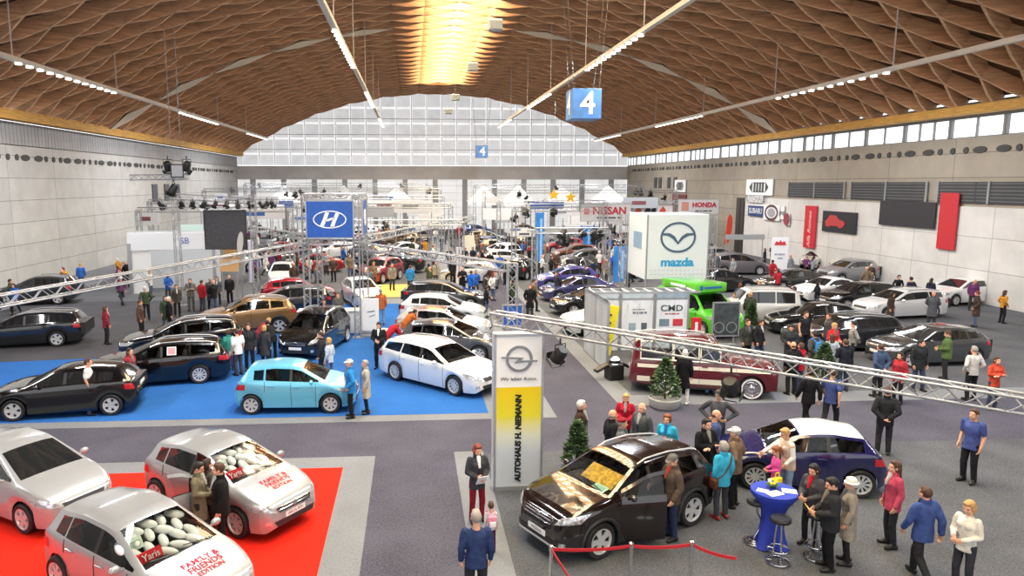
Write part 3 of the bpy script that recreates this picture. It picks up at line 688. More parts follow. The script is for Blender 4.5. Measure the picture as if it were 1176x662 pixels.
def bag(r, j, sc, kind, colour, label):
    """a bag worn by a person is a thing of its own"""
    t = thing('shoulder_bag' if kind == 'shoulder' else 'backpack', r.location, r.rotation_euler.z, label, 'bag'); t.scale = r.scale
    m = cloth(colour)
    if kind == 'shoulder':
        c = V((-.27, -.02, .86)); obj('pouch', MB().bbox(c, (.11, .30, .24), .04, n=3), m, t, 50)
        pts = [c + V((.0, .12, .12)), V((-.12, .17, 1.1)), V((.05, .18, 1.32)), V((.17, .06, 1.50)), V((.17, -.06, 1.50)), V((.05, -.17, 1.3)), V((-.12, -.18, 1.08)), c + V((0, -.12, .12))]
        obj('strap', MB().path(pts, .014, 6), m, t, 60)
    else:
        c = (j['chs'] + j['wst']) / 2 + V((0, -.24, .03)); obj('pack', MB().bbox(c, (.30, .17, .42), .06, n=3), m, t, 50)
        for sg in (1, -1): obj('strap', MB().path([c + V((sg * .1, .07, .18)), V((sg * .12, 0, 1.53)), V((sg * .13, .16, 1.40)), V((sg * .15, .14, 1.2)), c + V((sg * .13, .06, -.12))], .02, 6), m, t, 60)
        obj('front_pocket', MB().bbox(c + V((0, -.09, -.07)), (.22, .06, .2), .025), WHITE, t, 50)
    return t
# ------------------------------------------------------------------ the hall
XL, XR, YB, YF = -25.7, 33.0, 109.0, -8.0
XC, HALF, ZS, ZA = (XL + XR) / 2, (XR - XL) / 2, 11.75, 20.75
RR = (HALF ** 2 + (ZA - ZS) ** 2) / (2 * (ZA - ZS)); ZC = ZA - RR; AM = math.asin(HALF / RR)
def roofp(a, r=0.0): return XC + (RR + r) * math.sin(a), ZC + (RR + r) * math.cos(a)
def carpet_mat(name, c, sc=60, amt=.35, rough=.95):
    m = mat(name, c, rough, spec=.1); n, l = nodes(m); b = n['Principled BSDF']
    tc = n.new('ShaderNodeTexCoord'); a = n.new('ShaderNodeTexNoise'); a.inputs['Scale'].default_value = sc; a.inputs['Detail'].default_value = 3
    a2 = n.new('ShaderNodeTexNoise'); a2.inputs['Scale'].default_value = .7; a2.inputs['Detail'].default_value = 5
    l.new(tc.outputs['Object'], a.inputs['Vector']); l.new(tc.outputs['Object'], a2.inputs['Vector'])
    ad = n.new('ShaderNodeMath'); ad.operation = 'MULTIPLY_ADD'; ad.inputs[1].default_value = .65; l.new(a.outputs['Fac'], ad.inputs[0])
    m2 = n.new('ShaderNodeMath'); m2.operation = 'MULTIPLY'; m2.inputs[1].default_value = .35; l.new(a2.outputs['Fac'], m2.inputs[0]); l.new(m2.outputs[0], ad.inputs[2])
    rp = n.new('ShaderNodeMapRange'); rp.inputs[1].default_value = .35; rp.inputs[2].default_value = .65; l.new(ad.outputs[0], rp.inputs[0])
    mx = n.new('ShaderNodeMixRGB'); mx.inputs[1].default_value = (*[x * (1 - amt) for x in c], 1); mx.inputs[2].default_value = (*[min(1, x * (1 + amt)) for x in c], 1)
    l.new(rp.outputs[0], mx.inputs[0]); l.new(mx.outputs[0], b.inputs['Base Color']); return m
def grid_mat(name, c1, c2, cm, bw, bh, mortar, plane='xz', rough=.7, emit=0, off=0.0, bump=0):
    m = mat(name, c1, rough); n, l = nodes(m); b = n['Principled BSDF']
    tc = n.new('ShaderNodeTexCoord'); sx = n.new('ShaderNodeSeparateXYZ'); cb = n.new('ShaderNodeCombineXYZ')
    l.new(tc.outputs['Object'], sx.inputs[0]); l.new(sx.outputs[plane[0].upper()], cb.inputs[0]); l.new(sx.outputs[plane[1].upper()], cb.inputs[1])
    br = n.new('ShaderNodeTexBrick'); br.offset = off; br.inputs['Scale'].default_value = 1; br.inputs['Mortar Size'].default_value = mortar; br.inputs['Mortar Smooth'].default_value = .1
    br.inputs['Brick Width'].default_value = bw; br.inputs['Row Height'].default_value = bh; br.inputs['Bias'].default_value = 0
    for k, c in (('Color1', c1), ('Color2', c2), ('Mortar', cm)): br.inputs[k].default_value = (*c, 1)
    l.new(cb.outputs[0], br.inputs['Vector'])
    src = br.outputs['Color']
    nz = n.new('ShaderNodeTexNoise'); nz.inputs['Scale'].default_value = .9; nz.inputs['Detail'].default_value = 6; l.new(tc.outputs['Object'], nz.inputs['Vector'])
    mx = n.new('ShaderNodeMixRGB'); mx.blend_type = 'MULTIPLY'; mx.inputs[0].default_value = .45; l.new(src, mx.inputs[1]); l.new(nz.outputs['Fac'], mx.inputs[2])
    rp = n.new('ShaderNodeMapRange'); rp.inputs[1].default_value = .3; rp.inputs[2].default_value = .7; rp.inputs[3].default_value = .75; rp.inputs[4].default_value = 1.1
    l.new(nz.outputs['Fac'], rp.inputs[0]); l.new(rp.outputs[0], mx.inputs[2])
    if emit:
        l.new(mx.outputs[0], b.inputs['Emission Color']); b.inputs['Emission Strength'].default_value = emit; b.inputs['Base Color'].default_value = (.3, .3, .3, 1)
    else: l.new(mx.outputs[0], b.inputs['Base Color'])
    return m
def wood_mat(name, c, amt=.3):
    m = mat(name, c, .65, spec=.25); n, l = nodes(m); b = n['Principled BSDF']
    tc = n.new('ShaderNodeTexCoord'); mp = n.new('ShaderNodeMapping'); mp.inputs['Scale'].default_value = (.25, .6, 5)
    nz = n.new('ShaderNodeTexNoise'); nz.inputs['Scale'].default_value = 2; nz.inputs['Detail'].default_value = 6
    l.new(tc.outputs['Object'], mp.inputs[0]); l.new(mp.outputs[0], nz.inputs['Vector'])
    rp = n.new('ShaderNodeMapRange'); rp.inputs[1].default_value = .3; rp.inputs[2].default_value = .7; l.new(nz.outputs['Fac'], rp.inputs[0])
    mx = n.new('ShaderNodeMixRGB'); mx.inputs[1].default_value = (*[x * (1 - amt) for x in c], 1); mx.inputs[2].default_value = (*[x * (1 + amt) for x in c], 1)
    l.new(rp.outputs[0], mx.inputs[0]); l.new(mx.outputs[0], b.inputs['Base Color']); return m
PURPLE = carpet_mat('aisle_carpet_mauve_grey', srgb('#4f4e5a'), 22, .34)
BLUEC = carpet_mat('stand_carpet_blue', srgb('#2d62a8'), 22, .16)
REDC = carpet_mat('red_carpet', srgb('#e5281a'), 22, .10)
CONC = carpet_mat('concrete_floor', srgb('#787b80'), 26, .18, .75)
CHARC = carpet_mat('stand_carpet_charcoal', srgb('#54565b'), 30, .42)
GREYC = carpet_mat('stand_carpet_grey', srgb('#5d5e62'), 20, .3)
def slab(name, pts, z0, z1, m, parent=None):
    mb = MB().prism(pts, lambda a, b, d: V((a, b, z1 - d)), z1 - z0); return struct(name, mb, m, parent)
slab('floor', [(XL - 1, YF - 4), (XR + 1, YF - 4), (XR + 1, YB + 1), (XL - 1, YB + 1)], -.2, 0, PURPLE)
# concrete and carpeted areas (thin coverings laid on the floor)
def cover(name, pts, m, h=.004, label=None, kind='structure'):
    o = slab(name, pts, .0005, h, m); o['kind'] = kind
    if label: tag(o, label, 'carpet', kind='thing')
    return o
cover('trim_1', [(XL, 20.25), (4.25, 20.25), (4.25, 95), (XL, 95)], CONC)                       # concrete around the blue stand
cover('trim_2', [(6.45, 21.2), (XR, 21.2), (XR, 95), (6.45, 95)], CONC)
cover('trim_3', [(7.15, 22.3), (XR, 22.3), (XR, 94), (7.15, 94)], GREYC, .006)
cover('trim_4', [(1.02, YF), (1.78, YF), (1.78, 17.7), (1.02, 17.7)], CONC)
cover('trim_5', [(1.78, YF), (XR, YF), (XR, 17.6), (1.78, 17.6)], CHARC, .005)
cover('trim_6', [(XL, YF), (-1.0, YF), (-1.0, 17.55), (XL, 17.55)], CONC)
cover('stand_carpet', [(-22.5, 20.8), (2.25, 20.8), (2.25, 41), (-6.5, 41), (-6.5, 33.0), (-10, 29.0), (-22.5, 27.5)], BLUEC, .008, 'blue carpet of the car stand under the pale blue hatchback')
cover('red_carpet', [(-9.5, 9), (-1.75, 9), (-1.75, 16.85), (-9.5, 16.85)], REDC, .008, 'red carpet under the two silver hatchbacks')
cover('trim_17', [(-22.5, 27.4), (-10, 28.9), (-6.6, 32.9), (-6.6, 43), (-22.5, 43)], carpet_mat('stand_carpet_dark', srgb('#4b4b50'), 20, .25), .006)
cover('trim_7', [(-22, 43), (2.2, 43), (2.2, 94), (-22, 94)], GREYC, .006)
cover('yellow_carpet', [(-4, 43.5), (3.0, 43.5), (3.0, 49), (-4, 49)], carpet_mat('stand_carpet_yellow', srgb('#d8bd62'), 20, .12), .009, 'pale yellow carpet strip behind the blue stand')
# walls
WR = grid_mat('concrete_panels', srgb('#a39b8c'), srgb('#988f82'), srgb('#6f6a61'), 6, 1.45, .025, 'yz')
WLm = grid_mat('pale_panels', srgb('#bdbdb9'), srgb('#b5b5b2'), srgb('#7b7b7a'), 6, 1.45, .02, 'yz')
CORR = grid_mat('ribbed_sheet', srgb('#a9aaab'), srgb('#9fa0a2'), srgb('#77787a'), .45, 9, .04, 'yz')
struct('wall_right', MB().box((XR + .3, (YF + YB) / 2, 4.8), (.6, YB - YF, 9.6)), WR)
struct('wall_left', MB().box((XL - .3, (YF + YB) / 2, 4.7), (.6, YB - YF, 9.4)), WLm)
struct('trim_8', MB().box((XL - .25, (YF + YB) / 2, 10.1), (.5, YB - YF, 1.5)), CORR)
EAVE = wood_mat('eave_timber', srgb('#c79a4e'), .2)
struct('trim_9', MB().box((XL + .45, (YF + YB) / 2, 11.2), (.9, YB - YF, .62)), EAVE)
struct('trim_10', MB().box((XR - .45, (YF + YB) / 2, 11.15), (.9, YB - YF, .5)), EAVE)
SKYW = mat('daylight_pane', (.9, .93, .96), .3, emit=(.93, .97, 1), es=1.25)
FRAME = mat('window_frame_grey', srgb('#8d8f90'), .5)
n_win = 0
for k in range(28):                                              # clerestory windows above the right wall
    y0 = YF + 1 + k * 4.15; n_win += 1
    if y0 > YB - 3: break
    w = struct('window_%d' % n_win, MB().box((XR + .2, y0 + 1.95, 10.2), (.06, 3.9, 1.15)), SKYW)
    fb = MB()
    for dy in ((0, 1.95, 3.9) if k % 3 else (0, 1.3, 2.6, 3.9)): fb.box((XR + .14, y0 + dy, 10.2), (.16, .12, 1.2))
    for z in (9.62, 10.78): fb.box((XR + .14, y0 + 1.95, z), (.16, 4.15, .09))
    struct('window_frame', fb, FRAME, w)
struct('trim_11', MB().box((XR + .3, (YF + YB) / 2, 11.2), (.5, YB - YF, .9)), FRAME)
# row of round vents along the right wall, and along the left one
VENT = mat('vent_dark', (.06, .06, .055), .8)
for sx, z in ((XR - .03, 8.85), (XL + .03, 8.6)):
    mb = MB(); y = 3.0; k = 0
    while y < YB - 2:
        w = .55 if k % 5 in (0, 1) else .22
        mb.lathe([(.001, -.03), (.3, -.03), (.34, .03), (.001, .03)], (0, 0, 0), 'x', 14); 
        for i in range(len(mb.v) - 56, len(mb.v)):
            a, b, c = mb.v[i]; mb.v[i] = (a + sx, b * w / .34 + y, c * .62 + z)
        y += 1.05 if k % 5 else 1.7; k += 1
    o = struct('vent_row', mb, VENT); o['kind'] = 'structure'
# back wall
BACKG = grid_mat('translucent_glazing', (.74, .75, .76), (.64, .655, .67), (1.12, 1.12, 1.12), 2.25, 2.25, .17, 'xz', emit=1.0)
pts = [(XL, 9.6)] + [roofp(-AM + 2 * AM * k / 40) for k in range(41)] + [(XR, 9.6)]
w = struct('window_40', MB().prism(pts, lambda a, b, d: V((a, YB + .05 + d, b)), .1), BACKG)
mb = MB()
for k in range(int((XR - XL) / 2.25) + 1):
    x = XL + 1.0 + k * 2.25
    if x > XR: break
    a = math.asin(max(-1, min(1, (x - XC) / RR))); zt = ZC + RR * math.cos(a)
    mb.box((x, YB - .02, (9.6 + zt) / 2), (.07, .12, zt - 9.6))
for z in (11.9, 14.1, 16.4):
    hw = math.sqrt(max(0, RR ** 2 - (z - ZC) ** 2)); hw = min(hw, HALF); mb.box((XC, YB - .02, z), (2 * hw, .12, .07))
struct('window_frame', mb, mat('glazing_bars', srgb('#b9bcbf'), .5), w)
BAND = mat('fascia_grey', srgb('#b9b8b6'), .7, noise=(.4, .12))
struct('wall_back', MB().box((XC, YB + .1, 8.5), (XR - XL, .5, 2.0)), BAND)
BACKL = grid_mat('lower_glazing', (.98, .98, .97), (.88, .88, .86), (.55, .55, .53), 2.25, 1.1, .05, 'xz', emit=.9)
w = struct('window_41', MB().box((XC, YB + .2, 3.75), (XR - XL, .1, 7.5)), BACKL)
mb = MB()
for k in range(14): mb.box((XL + 2.2 + k * 4.5, YB - .05, 3.75), (.75, .5, 7.5))
struct('column_row', mb, mat('column_grey', srgb('#9a9b9d'), .6), w)
# roof: boards above, timber lamella net below
DECK = wood_mat('roof_boards', srgb('#5a3c28'), .25); LAM = wood_mat('lamella_timber', srgb('#cc9f79'), .25); LAM_LIT = wood_mat('lamella_lit_underside', srgb('#d8b490'), .15)  # undersides coloured paler to imitate light falling on the lamellas' lower edges
mb = MB(); NA = 48; rs = []
SKA = (math.asin((1.25 - XC) / RR), math.asin((6.45 - XC) / RR)); YSK = 97.0
angs = sorted([-AM + 2 * AM * k / NA for k in range(NA + 1)] + list(SKA))
for a, b in zip(angs, angs[1:]):
    for (ya, yb) in ((YF, YSK), (YSK, YB + .3)):
        if yb == YSK and SKA[0] - 1e-6 <= a and b <= SKA[1] + 1e-6: continue
        (x0, z0), (x1, z1) = roofp(a, .02), roofp(b, .02); (x2, z2), (x3, z3) = roofp(a, .25), roofp(b, .25)
        mb.add([(x0, ya, z0), (x1, ya, z1), (x1, yb, z1), (x0, yb, z0), (x2, ya, z2), (x3, ya, z3), (x3, yb, z3), (x2, yb, z2)], [(0, 1, 2, 3), (7, 6, 5, 4), (0, 4, 5, 1), (2, 6, 7, 3), (1, 5, 6, 2), (3, 7, 4, 0)])
struct('ceiling', mb, DECK)
SKYL = mat('skylight_glazing', (.95, .9, .75), .4, emit=(1, .87, .56), es=SKY_ES)
mb = MB(); q = [SKA[0] + (SKA[1] - SKA[0]) * k / 4 for k in range(5)]
for a, b in zip(q, q[1:]):
    (x0, z0), (x1, z1) = roofp(a, .06), roofp(b, .06); mb.quad((x0, YF, z0), (x1, YF, z1), (x1, YSK, z1), (x0, YSK, z0))
me = mb.mesh('skylight', SKYL); 
if me.polygons[0].normal.z > 0: me.flip_normals()
o = link('window_42', me); o['kind'] = 'structure'
NH, DY, DEP, TW = 24, 2.6, .85, .15
mb = MB(); da = 2 * AM / NH; NJ = int((YB - YF) / DY) + 1
def lam(a0, y0, a1, y1):
    if max(y0, y1) > YB + .2 or min(y0, y1) < YF - .2: return
    (x0, z0), (x1, z1) = roofp(a0), roofp(a1); am = (a0 + a1) / 2; xm, zm = roofp(am); ym = (y0 + y1) / 2
    d = V((x1 - x0, y1 - y0, z1 - z0)).normalized(); nrm = V((math.sin(am), 0, math.cos(am))); t = d.cross(nrm).normalized() * TW / 2
    P = [V((x0, y0, z0)), V((xm, ym, zm)), V((x1, y1, z1))]; Nn = [V((math.sin(a), 0, math.cos(a))) for a in (a0, am, a1)]; D = [DEP * .86, DEP, DEP * .86]
    rs = []
    for p, n, dd in zip(P, Nn, D): rs.append([p + t, p - t, p - t - n * dd, p + t - n * dd])
    k = len(mb.f); mb.rings(rs, True)
    for q in range(k, len(mb.f)):
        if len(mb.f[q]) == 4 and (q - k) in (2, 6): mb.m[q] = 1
for i in range(NH):
    a0, a1 = -AM + i * da, -AM + (i + 1) * da
    for j in range(-1, NJ + 1):
        y = YF + j * DY + (DY / 2 if i % 2 else 0)
        lam(a0, y, a1, y + DY / 2); lam(a0, y, a1, y - DY / 2)
o = struct('roof_lattice', mb, [LAM, LAM_LIT])
mb = MB()                                                        # pale filled fields across the roof
jj = round((62 - YF) / DY)
for i in range(0, NH - 1, 2):
    a0, am, a1 = -AM + i * da, -AM + (i + 1) * da, -AM + (i + 2) * da; y = YF + jj * DY
    if SKA[0] - .02 < am < SKA[1] + .02: continue
    for (aa, ya, ab, yb, ac, yc, ad, yd) in ((a0, y, am, y + DY * .42, a1, y, am, y - DY * .42),):
        q = []
        for a, yy in ((aa, ya), (ab, yb), (ac, yc), (ad, yd)):
            x, z = roofp(a, -DEP - .03); q.append((x, yy, z))
        mb.add(q + [(x, yy, z + .04) for x, yy, z in q], [(0, 1, 2, 3), (7, 6, 5, 4), (0, 4, 5, 1), (1, 5, 6, 2), (2, 6, 7, 3), (3, 7, 4, 0)])
struct('roof_panel', mb, mat('pale_roof_panel', srgb('#d9cdb8'), .7))
# hanging rows of lamps
LAMPW = mat('lamp_lens', (1, 1, .95), .3, emit=(1, .97, .88), es=6); LAMPW.cycles.emission_sampling = 'NONE'
RAILM = mat('lamp_rail_white', srgb('#cfcdc8'), .5)
rail_me = MB().box((0, 0, 0), (.26, 12.0, .22)).mesh('rail', RAILM); lm = MB().lathe([(.001, 0), (.15, 0), (.16, .05), (.001, .06)], (0, 0, -.2), 'z', 12); lamp_me = lm.mesh('lamp', LAMPW); fixn(lamp_me)
ROWS = [(-18.6, 12.7, 'hanging lamp row nearest the pale panelled wall'), (-3.66, 14.4, 'hanging lamp row between the skylight and the pale panelled wall'), (11.5, 14.4, 'hanging lamp row above the blue number four cube'), (24.5, 12.7, 'hanging lamp row beside the wall with the high windows')]
for x, z, lab in ROWS:
    t = thing('light_row', (x, 0, z), 0, lab, 'lamp', 'hanging lamp rows')
    for k in range(8):
        y = 6 + 12 * k + (6 if 0 else 0)
        link('rail', rail_me, t, Matrix.Translation((0, y, 0)))
        a = math.asin((x - XC) / RR); zr = ZC + RR * math.cos(a) - .3
        obj('hanger_rod', MB().tube((0, y - 6, 0), (0, y - 6, zr - z), .035, n=5), RAILM, t)
        if k % 2 == 1:
            for i in range(12): link('lamp', lamp_me, t, Matrix.Translation((0, y - 5.5 + i, 0)))
            ld = bpy.data.lights.new('hall_lamp', 'AREA'); ld.shape = 'RECTANGLE'; ld.size = .35; ld.size_y = 11.5; ld.energy = ROW_W; ld.color = (.95, .97, 1)
            lo = bpy.data.objects.new('hall_lamp', ld); COL.objects.link(lo); lo.location = (x, y, z - .32)
# number cube and grey boxes under the skylight
BLUES = mat('sign_blue', srgb('#4f80bd'), .4, noise=(2, .15))
for y, ln in ((41.0, 'large blue cube with a white figure four hanging from the roof'), (101.0, 'small distant blue number cube hanging before the glazed end wall')):
    t = thing('number_cube', (9.75, y, 11.3), math.radians(0), ln, 'sign', 'number cubes')
    obj('cube', MB().bbox((0, 0, 0), (1.65, 1.65, 1.65), .03), BLUES, t)
    put_text('4', (0.05, -.83, -.02), (1, 0, 0), (0, 0, 1), 1.75, plain('#f2f4f4'), t, 'numeral', bold=.02); put_text('4', (-.83, 0, 0), (0, -1, 0), (0, 0, 1), 1.75, plain('#f2f4f4'), t, 'numeral', bold=.02)
    cb = MB()
    for a in (-.7, .7):
        for b in (-.7, .7): cb.tube((a, b, .8), (a * 1.8, b * .6, 7.2), .012, n=4)
    obj('cable', cb, STEELGREY, t)
for i, (px, py, Y) in enumerate(((569, 29, 46), (543, 77, 60), (523, 112, 80), (515, 128, 92), (551, 0, 0), )):
    if Y == 0: continue
    p = W(px, py, Y); t = thing('hanging_box', p, 0, ('largest', 'second largest', 'third largest', 'smallest')[i] + ' of the grey boxes hanging in line under the skylight', 'loudspeaker', 'grey boxes under the skylight')
    obj('cabinet', MB().bbox((0, 0, 0), (.85, .7, .65), .05), mat('box_grey', srgb('#b9c2c9'), .5), t); obj('face_plate', MB().box((0, -.36, -.03), (.72, .03, .5)), plain('#8c989f'), t)
    obj('rod', MB().tube((0, 0, .3), (0, 0, 18.9 - p.z), .02, n=5), STEELGREY, t)
# right wall fittings
def on_r(name, y0, y1, z0, z1, m, d=.08, parent=None): return obj(name, MB().box((XR - d / 2, (y0 + y1) / 2, (z0 + z1) / 2), (d, abs(y1 - y0), z1 - z0)), m, parent)
PANW = grid_mat('white_wall_panels', srgb('#d4d2cf'), srgb('#cbc9c6'), srgb('#9a9895'), 3.2, 1.9, .02, 'yz')
o = on_r('trim_12', 12, 69, 0, 5.55, PANW, .12); o['kind'] = 'structure'
LOUV = grid_mat('louvre', srgb('#6c6d70'), srgb('#5d5e61'), srgb('#38393b'), 40, .2, .08, 'yz')
for i, (a, b) in enumerate(((52.8, 61), (44, 52), (35, 43), (26, 34))):
    o = on_r('trim_%d' % (13 + i), a, b, 5.75, 7.0, LOUV, .1); o['kind'] = 'structure'
    fr = MB()
    for y in (a, (a + b) / 2, b): fr.box((XR - .12, y, 6.38), (.1, .14, 1.3))
    struct('louvre_frame', fr, FRAME, o)
for i, y in enumerate((88.0, 90.2, 93.5, 95.3)):
    o = on_r('window_%d' % (50 + i), y, y + 1.0, 6.3, 7.7, plain('#3c3e42'), .1); o['kind'] = 'structure'
o = on_r('door_1', 84.5, 89.0, .0, 5.6, plain('#6b2a2e'), .14); o['kind'] = 'structure'; struct('door_panel_line', MB().box((XR - .15, 86.75, 2.8), (.04, .08, 5.5)), PLASTIC, o)
o = on_r('door_2', 69.2, 70.9, .0, 5.5, plain('#3b332f'), .14); o['kind'] = 'structure'; struct('door_panel_line', MB().box((XR - .15, 70.0, 2.7), (.04, .06, 5.4)), PLASTIC, o)
for (y, z, lab) in ((86.5, 6.6, 'white exit sign above the dark red door'), (66.3, 6.55, 'white exit sign above the dark door by the panelled wall')):
    t = thing('exit_sign', (XR, y, z), 0, lab, 'sign'); obj('board', MB().bbox((-.12, 0, 0), (.12, 5.2 if y < 70 else 3.6, 1.5), .02), WHITE, t)
    g_ = MB(); w_ = 1.3 if y < 70 else .8
    for q in range(4): g_.box((-.2, (q - 1.5) * w_ * .42, 0), (.03, w_ * .26, .75))
    g_.box((-.2, 0, .42), (.03, w_ * 1.7, .1)); g_.box((-.2, 0, -.42), (.03, w_ * 1.7, .1)); obj('pictogram', g_, plain('#3f4245'), t)
    for sd in (-1, 1): obj('arrow', MB().add([(-.21, sd * w_ * 1.0, .5), (-.21, sd * w_ * 1.0, -.5), (-.21, sd * w_ * 1.45, 0), (-.19, sd * w_ * 1.0, .5), (-.19, sd * w_ * 1.0, -.5), (-.19, sd * w_ * 1.45, 0)], [(0, 1, 2), (5, 4, 3), (0, 3, 4, 1), (1, 4, 5, 2), (2, 5, 3, 0)]), plain('#3f4245'), t)
# left wall fittings
for i, y in enumerate((74, 77.5, 81)):
    o = obj('window_%d' % (60 + i), MB().box((XL + .05, y, 6.0), (.1, 1.4, 1.7)), plain('#4b4e54')); o['kind'] = 'structure'
def spot(loc, s=.3, rz=0.0, tilt=.6, label='', name='spotlight', group='stage lamps'):
    t = thing(name, loc, rz, label, 'lamp', group); m = BLACKM; R_ = Matrix.Rotation(tilt, 3, 'X')
    b = MB().lathe([(.001, -.1), (.3, -.1), (.42, .1), (.42, .9), (.36, .92), (.34, .8), (.001, .78)], n=16); b.v = [tuple(R_ @ V((x * s, y * s, -z * s + .3 * s)) + V((0, 0, -.9 * s))) for x, y, z in b.v]; obj('lamp_body', b, m, t, 40)
    l_ = MB().lathe([(.001, .81), (.33, .81), (.001, .84)], n=14); l_.v = [tuple(R_ @ V((x * s, y * s, -z * s + .3 * s)) + V((0, 0, -.9 * s))) for x, y, z in l_.v]; obj('lens', l_, plain('#c9ccd0', .2), t)
    y = MB(); y.path([(-.46 * s, 0, -.9 * s), (-.46 * s, 0, -.3 * s), (.46 * s, 0, -.3 * s), (.46 * s, 0, -.9 * s)], .04 * s, 5); y.tube((0, 0, -.3 * s), (0, 0, .1 * s), .06 * s); obj('yoke', y, m, t)
    d = MB()
    for k in range(4):
        a = PI / 2 * k; c = R_ @ V((.5 * s * math.cos(a), .5 * s * math.sin(a), -.75 * s)) + V((0, 0, -.9 * s)); rr = R_ @ Matrix.Rotation(a, 3, 'Z') @ Matrix.Rotation(.5, 3, 'Y'); d.box(c, (.03 * s, .7 * s, .45 * s), rr)
    obj('barn_door', d, m, t); return t
# ------------------------------------------------------------------ trusses
def truss(p0, p1, size=.30, label='', chord=.025, lace=.012, kind='box', cell=None, name='truss', group=None, roll=0.0, n=8):
    p0, p1 = V(p0), V(p1); d = p1 - p0; L = d.length; d.normalize()
    up = V((0, 0, 1)) if abs(d.z) < .9 else V((0, 1, 0)); s_ = d.cross(up).normalized(); up = s_.cross(d).normalized()
    t = thing(name, p0, 0, label, 'truss', group)
    h = size / 2
    cor = [(-h, -h), (h, -h), (h, h), (-h, h)] if kind == 'box' else [(-h, h * .87), (h, h * .87), (0, -h * .87)] if kind == 'tri' else [(0, -h), (0, h)]
    off = [s_ * a + up * b for a, b in cor]
    for o_ in off: obj('chord', MB().tube(o_, o_ + d * L, chord, n=n), ALU, t, 60)
    mb = MB(); cell = cell or size; k = max(2, round(L / cell)); m = len(off)
    for i in range(m if m > 2 else 1):
        a, b = off[i], off[(i + 1) % m]
        for q in range(k):
            u0, u1 = L * q / k, L * (q + 1) / k
            if q % 2: a_, b_ = b, a
            else: a_, b_ = a, b
            mb.tube(a_ + d * u0, b_ + d * u1, lace, n=5, cap=False)
        mb.tube(a, b, lace, n=5, cap=False); mb.tube(a + d * L, b + d * L, lace, n=5, cap=False)
    obj('lattice', mb, ALU, t); return t
def tower(x, y, z, label, size=.30, **k):
    t = truss((x, y, .03), (x, y, z), size, label, name='truss_tower', **k)
    obj('base_plate', MB().box((0, 0, -.012), (size * 1.9, size * 1.9, .03)), STEELGREY, t); return t
def board(name, center, w, h, m, label, cat='sign', d=.06, face='-y', rz=0.0, group=None, frame=None, legs=None):
    t = thing(name, center, rz, label, cat, group)
    obj('panel', MB().bbox((0, 0, 0), (w, d, h), .008), m, t)
    if frame:
        f = MB()
        for sx in (-1, 1): f.box((sx * w / 2, 0, 0), (.05, d + .03, h + .05))
        for sz in (-1, 1): f.box((0, 0, sz * h / 2), (w, d + .03, .05))
        obj('frame', f, frame, t)
    return t
def btext(t, txt, x, z, size, m, d=.06, **k): return put_text(txt, (x, -d / 2, z), (1, 0, 0), (0, 0, 1), size, m, t, **k)
def ellipse_ring(c, rx, rz, w, t=.02, y=-.04, n=40, tilt=0.0):
    mb = MB(); rs = []
    for k in range(n):
        a = 2 * PI * k / n; o_ = []
        for r, dy in ((1, 0), (1, -t), (-1, -t), (-1, 0)):
            x, z = (rx + r * w / 2) * math.cos(a), (rz + r * w / 2) * math.sin(a); o_.append(V((c[0] + x + tilt * z, y + dy, c[1] + z)))
        rs.append(o_)
    rs.append(rs[0]); mb.rings(rs, False); return mb
def flat(poly, y=-.04, t=.02): return MB().prism(poly, lambda a, b, d: V((a, y - d, b)), t)
BLUEH = mat('sign_royal_blue', srgb('#1f56ae'), .45, noise=(3, .1)); LOGOW = plain('#e6ecf2'); SILV = mat('logo_silver', (.5, .51, .53), .25, .9)
def h_logo(t, s, y=-.04):
    obj('emblem', ellipse_ring((0, 0), s, s * .52, s * .07, .02, y), LOGOW, t)
    p = lambda L: [(a * s, b * s) for a, b in L]
    obj('emblem', flat(p([(-.60, -.37), (-.38, -.43), (-.24, -.14), (-.02, .44), (-.27, .44), (-.40, .08)]), y), LOGOW, t)
    obj('emblem', flat(p([(.02, -.44), (.27, -.44), (.40, -.08), (.60, .37), (.38, .43), (.24, .14)]), y), LOGOW, t)
    obj('emblem', flat(p([(-.34, -.13), (-.05, -.10), (.28, .06), (.36, .15), (.05, .10), (-.26, -.04)]), y), LOGOW, t)
def pbar(t, x, z, w_, h_, m, y=-.04):         # a line of print too small to read, broken into word lengths
    mb = MB(); u = 0.0
    for k, q in enumerate((.22, .12, .30, .18)): mb.box((x - w_ / 2 + (u + q / 2) * w_, y, z), (q * w_, .008, h_)); u += q + .06
    obj('print', mb, m, t)
# ---- blue cube tower with the slanted H
a = G(412, 388)
TWX, TWY = a.x, a.y
sgl = 820 / TWY
xs = ((352 - 473) / sgl, (409 - 473) / sgl)
zt = 6.9 - (226 - 211) / sgl
corners = [(xs[0], TWY, 'near left leg'), (xs[1], TWY, 'near right leg'), (xs[0] + .15, TWY + 3.4, ''), (xs[1] + .15, TWY + 3.4, '')]
for (x, y, l_), lab in zip(corners, ('truss tower leg below the H sign, beside the grey estate bonnet', 'truss tower leg below the H sign, in front of the white counter', 'rear truss tower leg behind the H sign, beside the red car', 'rear truss tower leg behind the H sign, beside the white car')):
    tower(x, y, zt, lab, .26, group='legs of the sign tower', cell=.3)
zs = 6.9 - (251 - 211) / sgl
for nm, c, rz, lab in (('sign', ((xs[0] + xs[1]) / 2, TWY - .22, zs), 0, 'blue sign with a white slanted H in an oval, front of the truss tower'), ('sign', (xs[1] + .25, TWY + 1.7, zs), PI / 2, 'blue sign side panel on the tower, seen almost edge on')):
    t = board(nm, c, 2.05 if rz == 0 else 2.6, 1.62, BLUEH, lab, rz=rz, frame=ALU, group='tower signs'); h_logo(t, .70)
